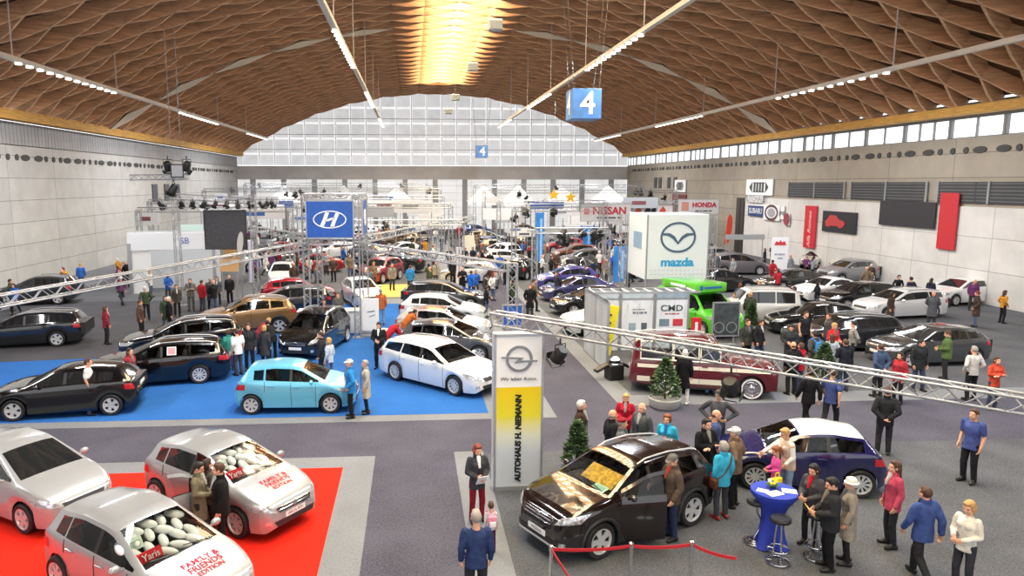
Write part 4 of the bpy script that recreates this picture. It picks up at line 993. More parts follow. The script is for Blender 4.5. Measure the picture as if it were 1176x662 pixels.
for z, i in ((zt, 0), (zs - 1.0, 1)):
    nm = ('upper', 'lower')[i]
    truss((xs[0], TWY, z), (xs[1], TWY, z), .24, nm + ' cross truss at the front of the H sign tower', cell=.25); truss((xs[0], TWY + 3.4, z), (xs[1], TWY + 3.4, z), .24, nm + ' cross truss at the rear of the H sign tower', cell=.25)
    truss((xs[0], TWY, z), (xs[0] + .15, TWY + 3.4, z), .24, nm + ' side truss of the sign tower toward the dark screen', cell=.25); truss((xs[1], TWY, z), (xs[1] + .15, TWY + 3.4, z), .24, nm + ' side truss of the sign tower toward the main aisle', cell=.25)
zb = zs - 1.15
p = V((xs[0], TWY, zb)); e = W(186, 312, 24.5); e2 = p + (e - p) * 1.75
truss(p, e2, .30, 'long truss running out from the H tower over the dark cars on the blue carpet', cell=.34, chord=.028, lace=.014)
post = W(583, 297, 23.0)
truss((xs[1], TWY, zb), (post.x, post.y, zb), .28, 'long truss from the H tower to the post beside the yellow pylon', cell=.32, chord=.026, lace=.013)
tower(post.x + .14, post.y - .1, zb + .15, 'truss post rising behind the yellow and white pylon', .30, cell=.32, chord=.028)
t = board('sign', (post.x + .15, post.y - .22, 6.9 - (363 - 211) / (820 / post.y)), .64, .68, BLUEH, 'small blue sign with a white slanted H on the truss post', frame=ALU); h_logo(t, .24)
truss((xs[1] + .15, TWY + 3.4, zb), W(545, 250, 52), .30, 'thin truss running from the rear of the H tower toward the glazed wall', cell=.4)
truss((xs[0] + .15, TWY + 3.4, zb), W(285, 262, 46), .30, 'truss running back from the H tower past the dark screen', cell=.4)
# ---- yellow and white pylon
pb = G(593, 560); PW = 1.12; PH = 3.62
t = thing('advertising_pylon', (pb.x, pb.y, .006), math.radians(2), 'tall white and yellow dealer pylon lettered upwards beside the aisle', 'sign')
PYM = mat('pylon_print', srgb('#eff1f4'), .35); n_, l_ = nodes(PYM); b_ = n_['Principled BSDF']
tc = n_.new('ShaderNodeTexCoord'); sx = n_.new('ShaderNodeSeparateXYZ'); rp = n_.new('ShaderNodeValToRGB'); mr = n_.new('ShaderNodeMapRange'); mr.inputs[2].default_value = PH
l_.new(tc.outputs['Object'], sx.inputs[0]); l_.new(sx.outputs['Z'], mr.inputs[0]); l_.new(mr.outputs[0], rp.inputs[0]); l_.new(rp.outputs[0], b_.inputs['Base Color'])
cr = rp.color_ramp; cr.elements[0].position = 0; cr.elements[0].color = (*srgb('#ccd6e0'), 1); cr.elements[1].position = 1; cr.elements[1].color = (*srgb('#f4f5f7'), 1)
for ps, c in ((.24, '#c8d4e0'), (.36, '#dfe3cf'), (.48, '#e9de34'), (.665, '#f2d000'), (.668, '#f4f5f7')): e_ = cr.elements.new(ps); e_.color = (*srgb(c), 1)
obj('printed_face', MB().box((0, -.14, PH / 2), (PW - .1, .03, PH - .12)), PYM, t)
f = MB(); f.box((0, .02, PH / 2), (PW, .28, PH)); obj('housing', f, plain('#c5c9cf', .4), t)
f = MB()
for s in (-1, 1): f.box((s * (PW / 2 - .025), -.15, PH / 2), (.05, .05, PH))
f.box((0, -.15, PH - .03), (PW, .05, .06)); f.box((0, -.15, .05), (PW, .05, .1)); obj('frame', f, mat('pylon_frame', srgb('#b8bcc2'), .35, .6), t)
def pt(txt, x, z, s, m, right=(1, 0, 0), up=(0, 0, 1), **k): return put_text(txt, (x, -.157, z), right, up, s, m, t, **k)
pt('AUTOHAUS H. NIEMANN', .0, 1.22, .178, plain('#1b1c1e'), (0, 0, 1), (-1, 0, 0), bold=.010, xs=1.0, shear=.12)
pt('Wir leben Autos.', 0, 2.60, .118, plain('#4a4d52'))
lg = ellipse_ring((0, 3.06), .27, .27, .06, .03, -.16); obj('emblem', lg, SILV, t)
obj('emblem', flat([(a, b + 3.06) for a, b in ((-.40, .06), (.10, .03), (.02, -.035), (.40, -.03), (.40, -.06), (-.12, -.09), (-.02, -.0), (-.40, .03))], -.185, .03), SILV, t)
# ---- foreground truss
a = W(566, 366, 15.7); b = W(1000, 437, 11.55); b2 = a + (b - a) * 1.75
truss(a, b2, .34, 'large diagonal truss from the pylon over the maroon off-road car', cell=.30, chord=.027, lace=.013, kind='tri', n=12)
# stage lamps on the foreground truss
for (px, py, f, s, rz, lab) in ((645, 398, .22, .34, .6, 'black stage lamp hanging from the diagonal truss over the mauve aisle'), (836, 440, .69, .36, -.7, 'black stage lamp with barn doors hanging in front of the maroon car')):
    q = a.lerp(b, f); spot(q + V((0, 0, -.22)), s, rz, .7, lab)
# ---- white partition booth beside the aisle
BW = grid_mat('booth_panel', srgb('#b9bcbf'), srgb('#c8cbce'), srgb('#9a9da0'), .12, 9, .008, 'yz')
BWX = plain('#dfe3e6'); c0 = G(697, 428); c1 = G(673, 403); bx0 = c0.x; by0, by1 = c0.y, c1.y; bxe = G(790, 402).x; BHT = 2.62
t = thing('partition_wall', (bx0, (by0 + by1) / 2, .006), 0, 'long grey side wall of the white booth by the mauve aisle', 'partition')
obj('panel', MB().box((0, 0, BHT / 2), (.06, by1 - by0, BHT)), BW, t)
f = MB()
for y in (-(by1 - by0) / 2, 0, (by1 - by0) / 2): f.box((0, y, BHT / 2), (.09, .06, BHT))
f.box((0, 0, BHT - .03), (.09, by1 - by0, .06)); f.box((0, 0, .05), (.09, by1 - by0, .1)); obj('frame', f, ALU, t)
wid = (bxe - bx0) / 3
PL = plain('#c9d6e2'); PBL = plain('#8fb0c8')
for i in range(3):
    x = bx0 + wid * (i + .5)
    t = thing('partition_wall', (x, by1, .006), 0, ('booth rear panel with a small yellow sign, next to the grey side wall', 'middle booth rear panel with grey lettering and two small pictures', 'booth rear panel with big dark letters and a red picture')[i], 'partition')
    obj('panel', MB().box((0, 0, BHT / 2), (wid - .06, .05, BHT)), plain('#dfe4ea'), t)
    f = MB()
    for s in (-1, 1): f.box((s * (wid / 2 - .03), -.02, BHT / 2), (.07, .09, BHT))
    f.box((0, -.02, BHT - .03), (wid, .09, .07)); f.box((0, -.02, BHT - .45), (wid, .07, .05)); obj('frame', f, ALU, t)
    obj('header', MB().box((0, -.03, BHT - .24), (wid - .14, .03, .36)), plain('#b9c8d3' if i < 2 else '#93a9bb'), t)
    if i == 0: obj('picture', MB().box((.1, -.035, 1.75), (.8, .02, .32)), plain('#e8d21c'), t); pbar(t, .1, 1.75, .6, .1, plain('#4a4a2a'), -.05)
    if i == 1:
        pbar(t, .05, 1.72, .5, .05, plain('#9aa4ae'), -.035); pbar(t, .1, 1.58, .6, .08, plain('#7b8794'), -.035); obj('picture', MB().box((.3, -.03, 1.0), (.24, .02, .3)), plain('#51606c'), t); obj('picture', MB().box((-.2, -.03, 1.0), (.3, .02, .3)), plain('#98a9b7'), t)
    if i == 2:
        btext(t, 'CMD', 0, 1.75, .36, plain('#4d5c66'), d=.06, bold=.006, xs=1.2); pbar(t, .02, 1.52, .62, .05, plain('#b24a52'), -.035)
        obj('picture', MB().box((.28, -.03, 1.15), (.42, .02, .3)), plain('#c23a44'), t); obj('picture', MB().box((-.3, -.03, 1.15), (.42, .02, .3)), plain('#6f8593'), t)
mb = MB(); 
for i in range(10): mb.box((bx0 + .1 + wid * 3 * i / 9.5, (by1 + by1 - 1.1) / 2, BHT - .02), (.05, 1.1, .05))
t = thing('canopy_grid', (0, 0, 0), 0, 'white slatted top edge along the back of the booth', 'canopy'); obj('slats', mb, WHITE, t); f = MB().box((bx0 + wid * 1.5, by1 - 1.1, BHT - .02), (wid * 3, .06, .08)); obj('rail', f, ALU, t)
pt0 = G(711, 437)
t = thing('roof_ladder', (bx0 + .75, by1 - .9, .006), 0, 'bright yellow upright board leaning in the white booth', 'display board')
obj('board_plate', MB().bbox((0, 0, 1.0), (.5, .06, 2.1), .02, Matrix.Rotation(.16, 3, 'Y')), plain('#e3d51f'), t)
for i in range(5): obj('bracket', MB().bbox((-.05 + .02 * i, -.05, .35 + i * .33), (.13, .06, .08), .01), PLASTIC, t)
t = thing('equipment_case', (pt0.x - .15, pt0.y + .15, .006), .2, 'black box with a round white lamp on top at the booth corner', 'lamp')
obj('case', MB().bbox((0, 0, .28), (.55, .5, .55), .04), BLACKM, t); e = MB().ell((0, -.06, .68), (.17, .12, .16)); obj('lens', e, mat('lens_lit', (1, 1, 1), .3, emit=(1, 1, 1), es=2.5), t, 60); obj('reflector', MB().lathe([(.2, 0), (.21, .1), (.05, .16)], (0, .0, .6), 'z'), BLACKM, t)
for s in (-1, 1): obj('fender', MB().bbox((s * .5, 0, .45), (.55, .3, .12), .05, Matrix.Rotation(s * .45, 3, 'Y')), BLACKM, t)
# ---- big white winged-emblem cube
mz = G(780, 360); S_ = 820 / mz.y; mx0, mx1 = (748 - 473) / S_, (821 - 473) / S_; mzt, mzb = 6.9 - (247 - 211) / S_, 6.9 - (323 - 211) / S_; my = mz.y
SHEET = mat('white_fabric', srgb('#dfe8ee'), .7, bump=(1.2, .6))
t = thing('banner_cube', ((mx0 + mx1) / 2, my, 0), math.radians(-1), 'huge white banner cube with a chrome winged oval and blue lettering', 'sign')
w_, h_ = mx1 - mx0, mzt - mzb; zc = (mzt + mzb) / 2
obj('front_sheet', MB().bbox((0, 0, zc), (w_, .05, h_), .01), SHEET, t); obj('side_sheet', MB().box((-w_ / 2, 1.7, zc), (.05, 3.4, h_ * 1.02)), SHEET, t); obj('side_sheet', MB().box((w_ / 2, 1.7, zc), (.05, 3.4, h_)), SHEET, t)
obj('rear_sheet', MB().box((0, 3.4, zc), (w_, .05, h_)), SHEET, t)
for x in (-w_ / 2, w_ / 2):
    for y in (0, 3.4): obj('post', MB().tube((x, y, 0), (x, y, mzt), .05), ALU, t)
MS = plain('#47627a', .3); ez = zc + h_ * .15
o1 = ellipse_ring((0, ez), .90, .76, .11, .03, -.03); obj('emblem', o1, MS, t)
for s in (-1, 1):
    P_ = [(-.74, .20), (-.40, .20), (-.16, .05), (0, -.22), (0, -.34), (-.26, -.06), (-.48, .07), (-.76, .10)]
    P_ = [(s * a_ * 1.12, b_ * 1.12 + ez) for a_, b_ in (P_ if s == 1 else P_[::-1])]; obj('emblem', flat(P_, -.03, .03), MS, t)
put_text('mazda', (0, -.03, zc - h_ * .24), (1, 0, 0), (0, 0, 1), .62, plain('#2f9fd6'), t, bold=.025, xs=1.12)
lines = MB()
for i in range(26):
    lines.box((-w_ / 2 + .15 + (i % 13) * (w_ - .3) / 13 + .1, -.035, zc - h_ * .36 - .22 * (i // 13)), (.14, .01, .02), Matrix.Rotation(-.5, 3, 'Y'))
obj('print', lines, plain('#9fb2bd'), t)
obj('printed_panel', MB().box((-w_ / 2 - .03, 1.6, zc + h_ * .08), (.02, 1.5, .9)), plain('#8ba9c6'), t)
for i, (x, y, lab) in enumerate(((mx0 - .4, my + 3.0, 'truss tower beside the white banner cube, toward the blue flags'), (mx1 + .35, my + .3, 'truss tower at the corner of the white banner cube, toward the grey people carrier'))):
    tower(x, y, mzt - .1, lab, .34, cell=.36)
def post_(t, c, w_, h_):
    for s in (-1, 1): obj('post', MB().tube((s * w_ * .4, .06, -c.z + .01), (s * w_ * .4, .06, h_ * .4), .035, n=6), ALU, t)
# ---- signs along the back and the right
def facing(px0, py0, px1, py1, Y): 
    a_, b_ = W(px0, py0, Y), W(px1, py1, Y); return (a_ + b_) / 2, abs(b_.x - a_.x), abs(a_.z - b_.z)
GREYS = plain('#c9cbcd'); REDT = plain('#b31f32')
c, w_, h_ = facing(667, 234, 724, 254, 66); t = board('sign', c, w_, h_, GREYS, 'long grey fascia sign with red lettering between two red marks', frame=ALU)
btext(t, 'NISSAN', .35, .12, .95, REDT, bold=.03); pbar(t, .35, -.5, 2.4, .16, plain('#55585c')); obj('mark', MB().box((-w_ * .38, -.04, .1), (.5, .02, .55)), plain('#c4707a'), t)
c, w_, h_ = facing(779, 229, 825, 246, 66); t = board('sign', c, w_, h_, GREYS, 'grey fascia sign with one red word, standing before the concrete wall', frame=ALU); btext(t, 'HONDA', .55, .15, .62, REDT, bold=.03); pbar(t, .5, -.4, 1.6, .12, plain('#55585c')); obj('mark', MB().box((-w_ * .33, -.04, .05), (.7, .02, .8)), plain('#c98d7d'), t)
t2 = W(878, 239, 66)
def wallboard(px0, px1, py0, py1, m, label, txt=None, ts=.5, tm=None, cat='sign', d=.1):
    X = XR - .25; ya = 820 * X / ((px0 - 473) * 1.0) ; yb = 820 * X / ((px1 - 473) * 1.0)
    sa = 820 / ((ya + yb) / 2); z1 = 6.9 - (py0 - 211) / sa; z0 = 6.9 - (py1 - 211) / sa
    t = thing('sign', (X, (ya + yb) / 2, (z0 + z1) / 2), -PI / 2, label, cat)
    obj('panel', MB().bbox((0, 0, 0), (abs(ya - yb), d, z1 - z0), .02), m, t)
    if txt: btext(t, txt, 0, 0, ts, tm, d)
    return t, abs(ya - yb), z1 - z0
wallboard(867, 885, 225, 233, PL and plain('#d9d9d7'), 'pale wall sign with grey lettering on the white panels', 'AUTOHAUS', .8, plain('#86888b'))
wallboard(868, 887, 237, 249, plain('#27406e'), 'dark blue wall sign under the pale grey-lettered one', 'SUBARU', .72, LOGOW)
t, w_, h_ = wallboard(887, 907, 236, 254, plain('#e4e5e6'), 'white wall sign with a round dark emblem', None); obj('emblem', ellipse_ring((0, 0), 1.1, .62, .22, .02, -.06), plain('#5b3a40'), t); obj('emblem', flat([(.7 * math.cos(k * PI / 8), .4 * math.sin(k * PI / 8)) for k in range(16)], -.06), plain('#9a9aa0'), t)
t, w_, h_ = wallboard(908, 912, 237, 253, plain('#e8e8e8'), 'narrow white wall sign with dark upright lettering', None); btext(t, 'Jeep', 0, 0, .6, plain('#2c2d30'), .1)
t, w_, h_ = wallboard(913, 919, 246, 260, plain('#d9d4d4'), 'small wall sign with a round dark red emblem', None); obj('emblem', flat([(.5 * math.cos(k * PI / 8), .55 * math.sin(k * PI / 8)) for k in range(16)], -.06), plain('#8a3c48'), t)
t, w_, h_ = wallboard(938, 952, 237, 287, plain('#c4242f'), 'tall red upright banner against the white wall panels', None); put_text('Alfa Romeo', (0, -.06, -.2), (0, 0, 1), (-1, 0, 0), .62, plain('#e6b4b6'), t, shear=.3, bold=.01)
t, w_, h_ = wallboard(960, 1002, 244, 269, plain('#232227'), 'black wall poster with a red car on it', None); obj('car_picture', flat([(w_ * a_, b_) for a_, b_ in ((-.38, -.35), (-.30, -.45), (-.22, -.32), (-.02, -.32), (.06, -.48), (.15, -.34), (.2, -.1), (.16, .1), (.02, .18), (-.08, .5), (-.26, .5), (-.34, .15), (-.40, .0))], -.06), plain('#b63a3c'), t)
wallboard(1030, 1100, 232, 262, plain('#2b2a2e'), 'large black wall poster beside the rear red banner', None)
t, w_, h_ = wallboard(1105, 1128, 222, 290, plain('#b8262e'), 'tall red banner on the wall past the black posters', None)
# free-standing and hanging banners
c = G(893, 325); t = board('banner_stand', (c.x, c.y, 1.65), 1.18, 3.1, plain('#e4e6ea'), 'tall white banner with a red crest and grey lettering by the white cars', rz=math.radians(-4))
obj('crest', flat([(-.42, 1.0), (.42, 1.0), (.3, 1.28), (.1, 1.2), (0, 1.36), (-.1, 1.2), (-.3, 1.28)], -.035), plain('#c5303c'), t); pbar(t, 0, .35, .7, .12, plain('#8b93ab')); pbar(t, .05, .08, .35, .12, plain('#8b93ab')); obj('mark', flat([(-.3, -.9), (0, -.7), (.3, -.9), (.3, -.8), (0, -.58), (-.3, -.8)], -.035), plain('#9aa3b5'), t); obj('foot', MB().box((0, 0, -1.61), (1.0, .4, .06)), STEELGREY, t)
c = G(832, 293); t = thing('flag', (c.x, c.y, 0), 0, 'orange red feather flag beside the grey fascia sign', 'flag'); obj('cloth', flat([(-.1, 1.0), (.35, 1.2), (.62, 2.6), (.6, 3.6), (.35, 4.0), (.1, 3.6)], 0, .03), plain('#d8452a'), t); obj('pole', MB().tube((-.1, 0, 0), (.1, 0, 3.7), .03), ALU, t)
for px, py, w_, h_, lab in ((712, 325, .95, 2.5, 'broad sky blue banner column beside the white banner cube'), (674, 296, .75, 2.9, 'slim blue banner column behind the red car'), (619, 312, .62, 4.6, 'tall narrow blue banner column near the dark parked row'),):
    c = G(px, py); t = board('banner_stand', (c.x, c.y, h_ / 2 + .05), w_, h_, mat('banner_blue', srgb('#2a7fd0'), .5, noise=(1.5, .3)), lab, d=.25); obj('stripe', MB().box((.1, -.135, 0), (.18, .02, h_ * .8)), plain('#8fc0ea'), t); obj('foot', MB().box((0, 0, -h_ / 2 - .02), (w_ * 1.1, .5, .06)), STEELGREY, t)
c = G(538, 305); t = board('banner_stand', (c.x, c.y, 1.35), 1.0, 2.4, plain('#f1efdf'), 'plain cream roll-up banner near the yellow carpet'); obj('foot', MB().box((0, 0, -1.25), (1, .4, .1)), STEELGREY, t)
c = G(289, 325); t = thing('light_column', (c.x, c.y, 0), 0, 'pale lilac fabric column below the dark screen', 'column'); obj('fabric', MB().lathe([(.2, .05), (.17, 1.6), (.22, 3.0)], n=16), plain('#d6d6ec'), t, 40); obj('base', MB().lathe([(.001, 0), (.3, 0), (.3, .05), (.001, .06)], n=16), STEELGREY, t)
c = G(527, 328); t = thing('light_column', (c.x, c.y, 0), 0, 'pale lilac fabric column near the dark hatchbacks by the aisle', 'column'); obj('fabric', MB().lathe([(.2, .05), (.17, 1.4), (.2, 2.6)], n=16), plain('#d6d6ec'), t, 40); obj('base', MB().lathe([(.001, 0), (.3, 0), (.3, .05), (.001, .06)], n=16), STEELGREY, t)
# dark screen on its truss
c, w_, h_ = facing(234, 242, 284, 286, 41); t = board('screen', c, w_, h_, mat('screen_fabric', srgb('#4a4c52'), .8, noise=(8, .15)), 'large dark grey screen hanging in a truss frame', 'screen', frame=BLACKM)
for x, lab in ((c.x - w_ / 2 - 1.6, 'truss post left standing free beside the dark screen'), (c.x + w_ / 2 + .35, 'truss post at the inner edge of the dark screen')): tower(x, 41.2, c.z + h_ / 2 + .9, lab, .3, cell=.4)
truss((c.x - w_ / 2 - 1.8, 41.2, c.z + h_ / 2 + .8), (c.x + w_ / 2 + .5, 41.2, c.z + h_ / 2 + .5), .3, 'cross truss carrying the dark screen and its lamps', cell=.4)
for i in range(9): spot((c.x - w_ / 2 - 1.2 + i * .62, 41.0, c.z + h_ / 2 + .66), .3, i * .7, .5, 'small black stage lamp above the dark screen')
oq = W(276, 279, 40.5); t = thing('oval_board', (W(276, 279, 40.5)), 0, 'pale oval surf-shaped board in front of the dark screen', 'board'); obj('blade', flat([(.17 * math.cos(k * PI / 10) + .07 * math.sin(k * PI / 10), .62 * math.sin(k * PI / 10)) for k in range(20)], 0, .05), plain('#cfcfce'), t); obj('edge', MB().path([(.17 * math.cos(k * PI / 10) + .07 * math.sin(k * PI / 10), -.02, .62 * math.sin(k * PI / 10)) for k in range(20)], .03, 5, closed=True), PLASTIC, t)
obj('pole', MB().tube((0, .06, -oq.z + .01), (0, .06, -.3), .03), STEELGREY, t)
# left hand booths along the pale wall
c = G(205, 345); 
t = thing('booth', (c.x - 1.2, c.y + 3, 0), .15, 'white booth with a blue marked fascia at the pale wall', 'booth')
obj('fascia', MB().bbox((0, 0, 3.3), (5.2, .1, 1.1), .02), plain('#dfe2e6'), t); obj('post', MB().box((2.5, 0, 1.6), (.2, .2, 3.2)), ALU, t); obj('post', MB().box((-2.5, 0, 1.6), (.2, .2, 3.2)), ALU, t); obj('back_wall', MB().box((0, 2.5, 1.9), (5.2, .08, 3.8)), plain('#c2c6ca'), t); obj('side_wall', MB().box((-1.9, .1, 1.35), (1.2, .08, 2.7)), plain('#e3e4e4'), t); put_text('SB', (.8, -.05, 3.3), (1, 0, 0), (0, 0, 1), .55, plain('#5566b0'), t)
c = G(222, 322); t = thing('flag', (c.x, c.y, 0), .1, 'blue and white beach flag behind the waiting group', 'flag'); obj('cloth', flat([(-.1, .5), (.6, .7), (.75, 2.6), (.6, 3.6), (.1, 3.7), (-.1, 3.0)], 0, .03), plain('#2d5fb4'), t); obj('stripe', flat([(.0, .8), (.35, 1.0), (.62, 2.8), (.45, 2.9)], -.035, .01), plain('#e3e6ec'), t); obj('pole', MB().tube((-.12, 0, 0), (-.12, 0, 3.8), .03), ALU, t)
c = G(208, 330)
t = board('picture_wall', (G(247, 330).x, G(247, 330).y + 1.5, 1.9), 3.4, 2.6, plain('#8d9396'), 'grey picture wall behind the waiting group', 'board'); obj('picture', MB().box((-.6, -.04, .3), (1.3, .02, 1.6)), plain('#d9dfe2'), t); obj('picture', MB().box((.9, -.04, .2), (1.2, .02, 1.7)), plain('#b08a5a'), t)
c, w_, h_ = facing(206, 258, 234, 276, 52); t = board('poster', c, w_, h_, plain('#c9e0db'), 'pale green poster beside the dark screen'); post_(t, c, w_, h_)
c, w_, h_ = facing(206, 266, 236, 290, 56); t = board('poster', c, w_, h_, plain('#8a2b30'), 'red poster with an ochre block beside the dark screen'); obj('picture', MB().box((.4, -.04, .3), (w_ * .45, .02, h_ * .35)), plain('#d39c28'), t); post_(t, c, w_, h_)
c, w_, h_ = facing(252, 298, 274, 312, 44); t = board('poster', c, w_, h_, plain('#e0b07a'), 'tan poster under the dark screen'); post_(t, c, w_, h_)
# counter on the blue stand
c = G(400, 389); t = thing('reception_counter', (c.x - .55, c.y + 1.3, .008), 0, 'white reception counter behind the grey estate on the blue carpet', 'counter')
obj('front_panel', MB().bbox((0, 0, .53), (3.5, .6, 1.05), .03), plain('#e6e8ea'), t); obj('worktop', MB().bbox((0, -.03, 1.08), (3.7, .75, .06), .015), WHITE, t); obj('kick_plate', MB().box((0, 0, .04), (3.3, .5, .08)), STEELGREY, t)
c = G(429, 393); t = thing('brochure_stand', (c.x - .25, c.y + 1.2, .008), -.1, 'white brochure panel next to the reception counter', 'display stand'); obj('panel', MB().bbox((0, 0, 1.0), (.9, .06, 1.5), .02), plain('#ebeced'), t); obj('print', MB().box((.1, -.04, 1.15), (.35, .01, .05), Matrix.Rotation(-.15, 3, 'Y')), plain('#7a828c'), t); obj('print', MB().box((.15, -.04, .95), (.3, .01, .04), Matrix.Rotation(-.4, 3, 'Y')), plain('#7a828c'), t); obj('foot', MB().box((0, 0, .03), (.8, .5, .06)), STEELGREY, t)

# loudspeakers and lamps hung high by the pale wall
q = W(203, 190, 33); t = thing('loudspeaker_cluster', q, .3, 'black loudspeaker box hung high before the pale wall', 'loudspeaker'); obj('cabinet', MB().bbox((0, 0, -.25), (.55, .5, .6), .04), BLACKM, t); obj('grille', MB().box((0, -.26, -.25), (.45, .02, .5)), STEELGREY, t)
for sx in (-.2, .2): obj('wire', MB().tube((sx, 0, .05), (sx, 0, 6.0), .012, n=4), STEELGREY, t)
truss(W(150, 204, 33), W(216, 203, 33), .22, 'short bar truss high up by the pale wall', cell=.3)
for i, px in enumerate((192, 214, 199)): spot(W(px, 180 if i < 2 else 206, 33), .42, .8 * i, .5, ('black stage lamp by the pale wall near the roof edge, outer one', 'black stage lamp by the pale wall near the roof edge, inner one', 'black stage lamp under the short bar truss by the pale wall')[i])

for px, py, lab in ((636, 224, 'yellow star shape hanging before the end wall, the higher one'), (655, 227, 'yellow star shape hanging before the end wall, the one by the fascia sign')):
    q = W(px, py, 64); t = thing('star_ornament', q, 0, lab, 'ornament'); obj('star', flat([((.55 if k % 2 == 0 else .24) * math.sin(k * PI / 5), (.55 if k % 2 == 0 else .24) * math.cos(k * PI / 5)) for k in range(10)], 0, .12), plain('#e9bd1c'), t); obj('wire', MB().tube((0, .05, .3), (0, .05, 11.5), .015, n=4), STEELGREY, t)
c, w_, h_ = facing(727, 236, 772, 249, 72); t = board('mural_board', c, w_, h_, plain('#cfcac6'), 'pale board with red and black slanted shapes above the white cube', frame=ALU)
for i, (x_, col_) in enumerate(((-.38, '#c2543f'), (-.14, '#26262a'), (.02, '#2d2c30'), (.24, '#b8472f'))): obj('print', flat([(w_ * (x_ - .09), -h_ * .42), (w_ * (x_ + .05), -h_ * .42), (w_ * (x_ + .09), h_ * .1), (w_ * (x_ + .02), h_ * .42), (w_ * (x_ - .06), h_ * .1)], -.035), plain(col_), t)
for q in ((G(247, 330).x, G(247, 330).y + 1.5, 2.0, .5), (G(205, 345).x - 1.2, G(205, 345).y + 4.2, 3.2, 1.8)): CARFOOT.append((q[0], q[1], 0, q[2], q[3]))
# ------------------------------------------------------------------ the near cars
GOLD = mat('grille_dark', (.03, .03, .032), .3, .5)
def hood_text(r, b, txts, m):
    parts, bvh, drop, X = b
    for txt, cx, cy, s, ang, nm in txts:
        mb = text_mb(txt, s, .001, 'CENTER', 1.05, 0, .004)
        ca, sa = math.cos(ang), math.sin(ang); vs = []
        for v in mb.v:
            # text runs across the bonnet, read from the front
            x = cx + (-v[1] * ca + v[0] * sa); y = cy - (-v[0] * ca - v[1] * sa)
            p = drop(V((x, y, 1.0)), (0, 0, -1), .006); vs.append(tuple(p))
        mb.v = vs; me = mb.mesh(nm, m); link(nm, me, r)
def plate_text(r, b, s, txt):
    parts, bvh, drop, X = b; q = drop(V((s['L'] / 2, 0, .48)), (-1, 0, 0), .02)
    mb = text_mb(txt, .085, .002, 'CENTER', 1.0); mb.v = [(q.x + v[2], q.y + v[0], q.z + v[1]) for v in mb.v]
    link('plate_lettering', mb.mesh('plate_lettering', BLACKM), r)
REDP = plain('#c8274a')
# silver hatchbacks on the red carpet
def yaris(x, y, hd, label, door):
    kw = dict(doors_open={'r': 80}) if door else {}
    r, b, s = car('supermini', (x, y), hd, mat('paint_silver', srgb('#a4a7ab'), .3, .4, coat=1.0), label, 2, rim=7, **kw)
    T = car_fns(s)[0]
    hood_text(r, b, [('FAMILY &', s['L'] / 2 - .66, .06, .155, 0, 'bonnet_lettering'), ('FRIENDS', s['L'] / 2 - .53, .06, .155, 0, 'bonnet_lettering'), ('EDITION', s['L'] / 2 - .41, .08, .12, 0, 'bonnet_lettering')][0:3], REDP)
    # white and red balloons behind the windscreen
    xb = s['L'] / 2 - s['cx']
    rr = random.Random(5)
    for i in range(13):
        u, v = i % 5, i // 5
        t = thing('balloon', (0, 0, 0), 0, None, None); bpy.data.objects.remove(t)
    return r, b, s
y1 = G(292, 590); YHD = -36
ry1, by1_, sy = yaris(-3.95, 14.75, YHD, 'silver hatchback with red bonnet lettering and open front door on the red carpet', True)
ry2, by2_, sy2 = yaris(-4.5, 11.6, YHD, 'silver hatchback cut by the picture edge in front of the open-doored one', False)
plate_text(ry1, by1_, sy, 'AH-YL 87H')
def in_car(r, x, y, z):
    a = r.rotation_euler.z; s_ = r.scale.x; return V((r.location.x + s_ * (x * math.cos(a) - y * math.sin(a)), r.location.y + s_ * (x * math.sin(a) + y * math.cos(a)), r.location.z + s_ * z))
BAL = plain('#fcfdff', .3); BALG = MB().ell((0, 0, 0), (.21, .075, .078), n=14, m=8); bal_me = BALG.mesh('balloon', BAL); smooth_mesh(bal_me, 180)
def balloons(r, s, which):
    rr = random.Random(5); k = 0; x0 = s['L'] / 2 - s['cx']
    for row in range(4):
        for q in range(5):
            if (row, q) in ((0, 4), (3, 4), (0, 3)): continue
            x = x0 - .30 - row * .22; y = .52 - q * .26 + (row % 2) * .10; z = 1.02 + row * .085 + rr.uniform(-.02, .02)
            o = link('balloon', bal_me); o.location = in_car(r, x, y - .12, z - .03); o.rotation_euler = (0, 0, r.rotation_euler.z + rr.uniform(-.5, .5)); k += 1
            tag(o, 'long white balloon piled behind the windscreen of the ' + which, 'balloon', 'balloons behind the windscreen of the ' + which)
    t = thing('card', in_car(r, x0 - .30, -.42, 1.08), r.rotation_euler.z, 'red card with white writing in the windscreen of the ' + which, 'card'); R_ = Matrix.Rotation(-.5, 3, 'Y')
    obj('sheet', MB().box((0, 0, 0), (.03, .42, .17), R_), plain('#c42331'), t); put_text('Yaris', (.03, 0, .0), (0, 1, 0), (-.5, 0, .87), .15, LOGOW, t)
    t = thing('card', in_car(r, x0 - .62, -.46, 1.2), r.rotation_euler.z, 'pale green price sheet in the windscreen of the ' + which, 'card'); obj('sheet', MB().box((0, 0, 0), (.02, .26, .2), R_), plain('#cfe3d8'), t); obj('print', MB().box((.015, 0, 0), (.01, .18, .1), R_), plain('#9db5aa'), t)
balloons(ry1, sy, 'silver hatchback with the open door'); balloons(ry2, sy2, 'silver hatchback cut by the edge')
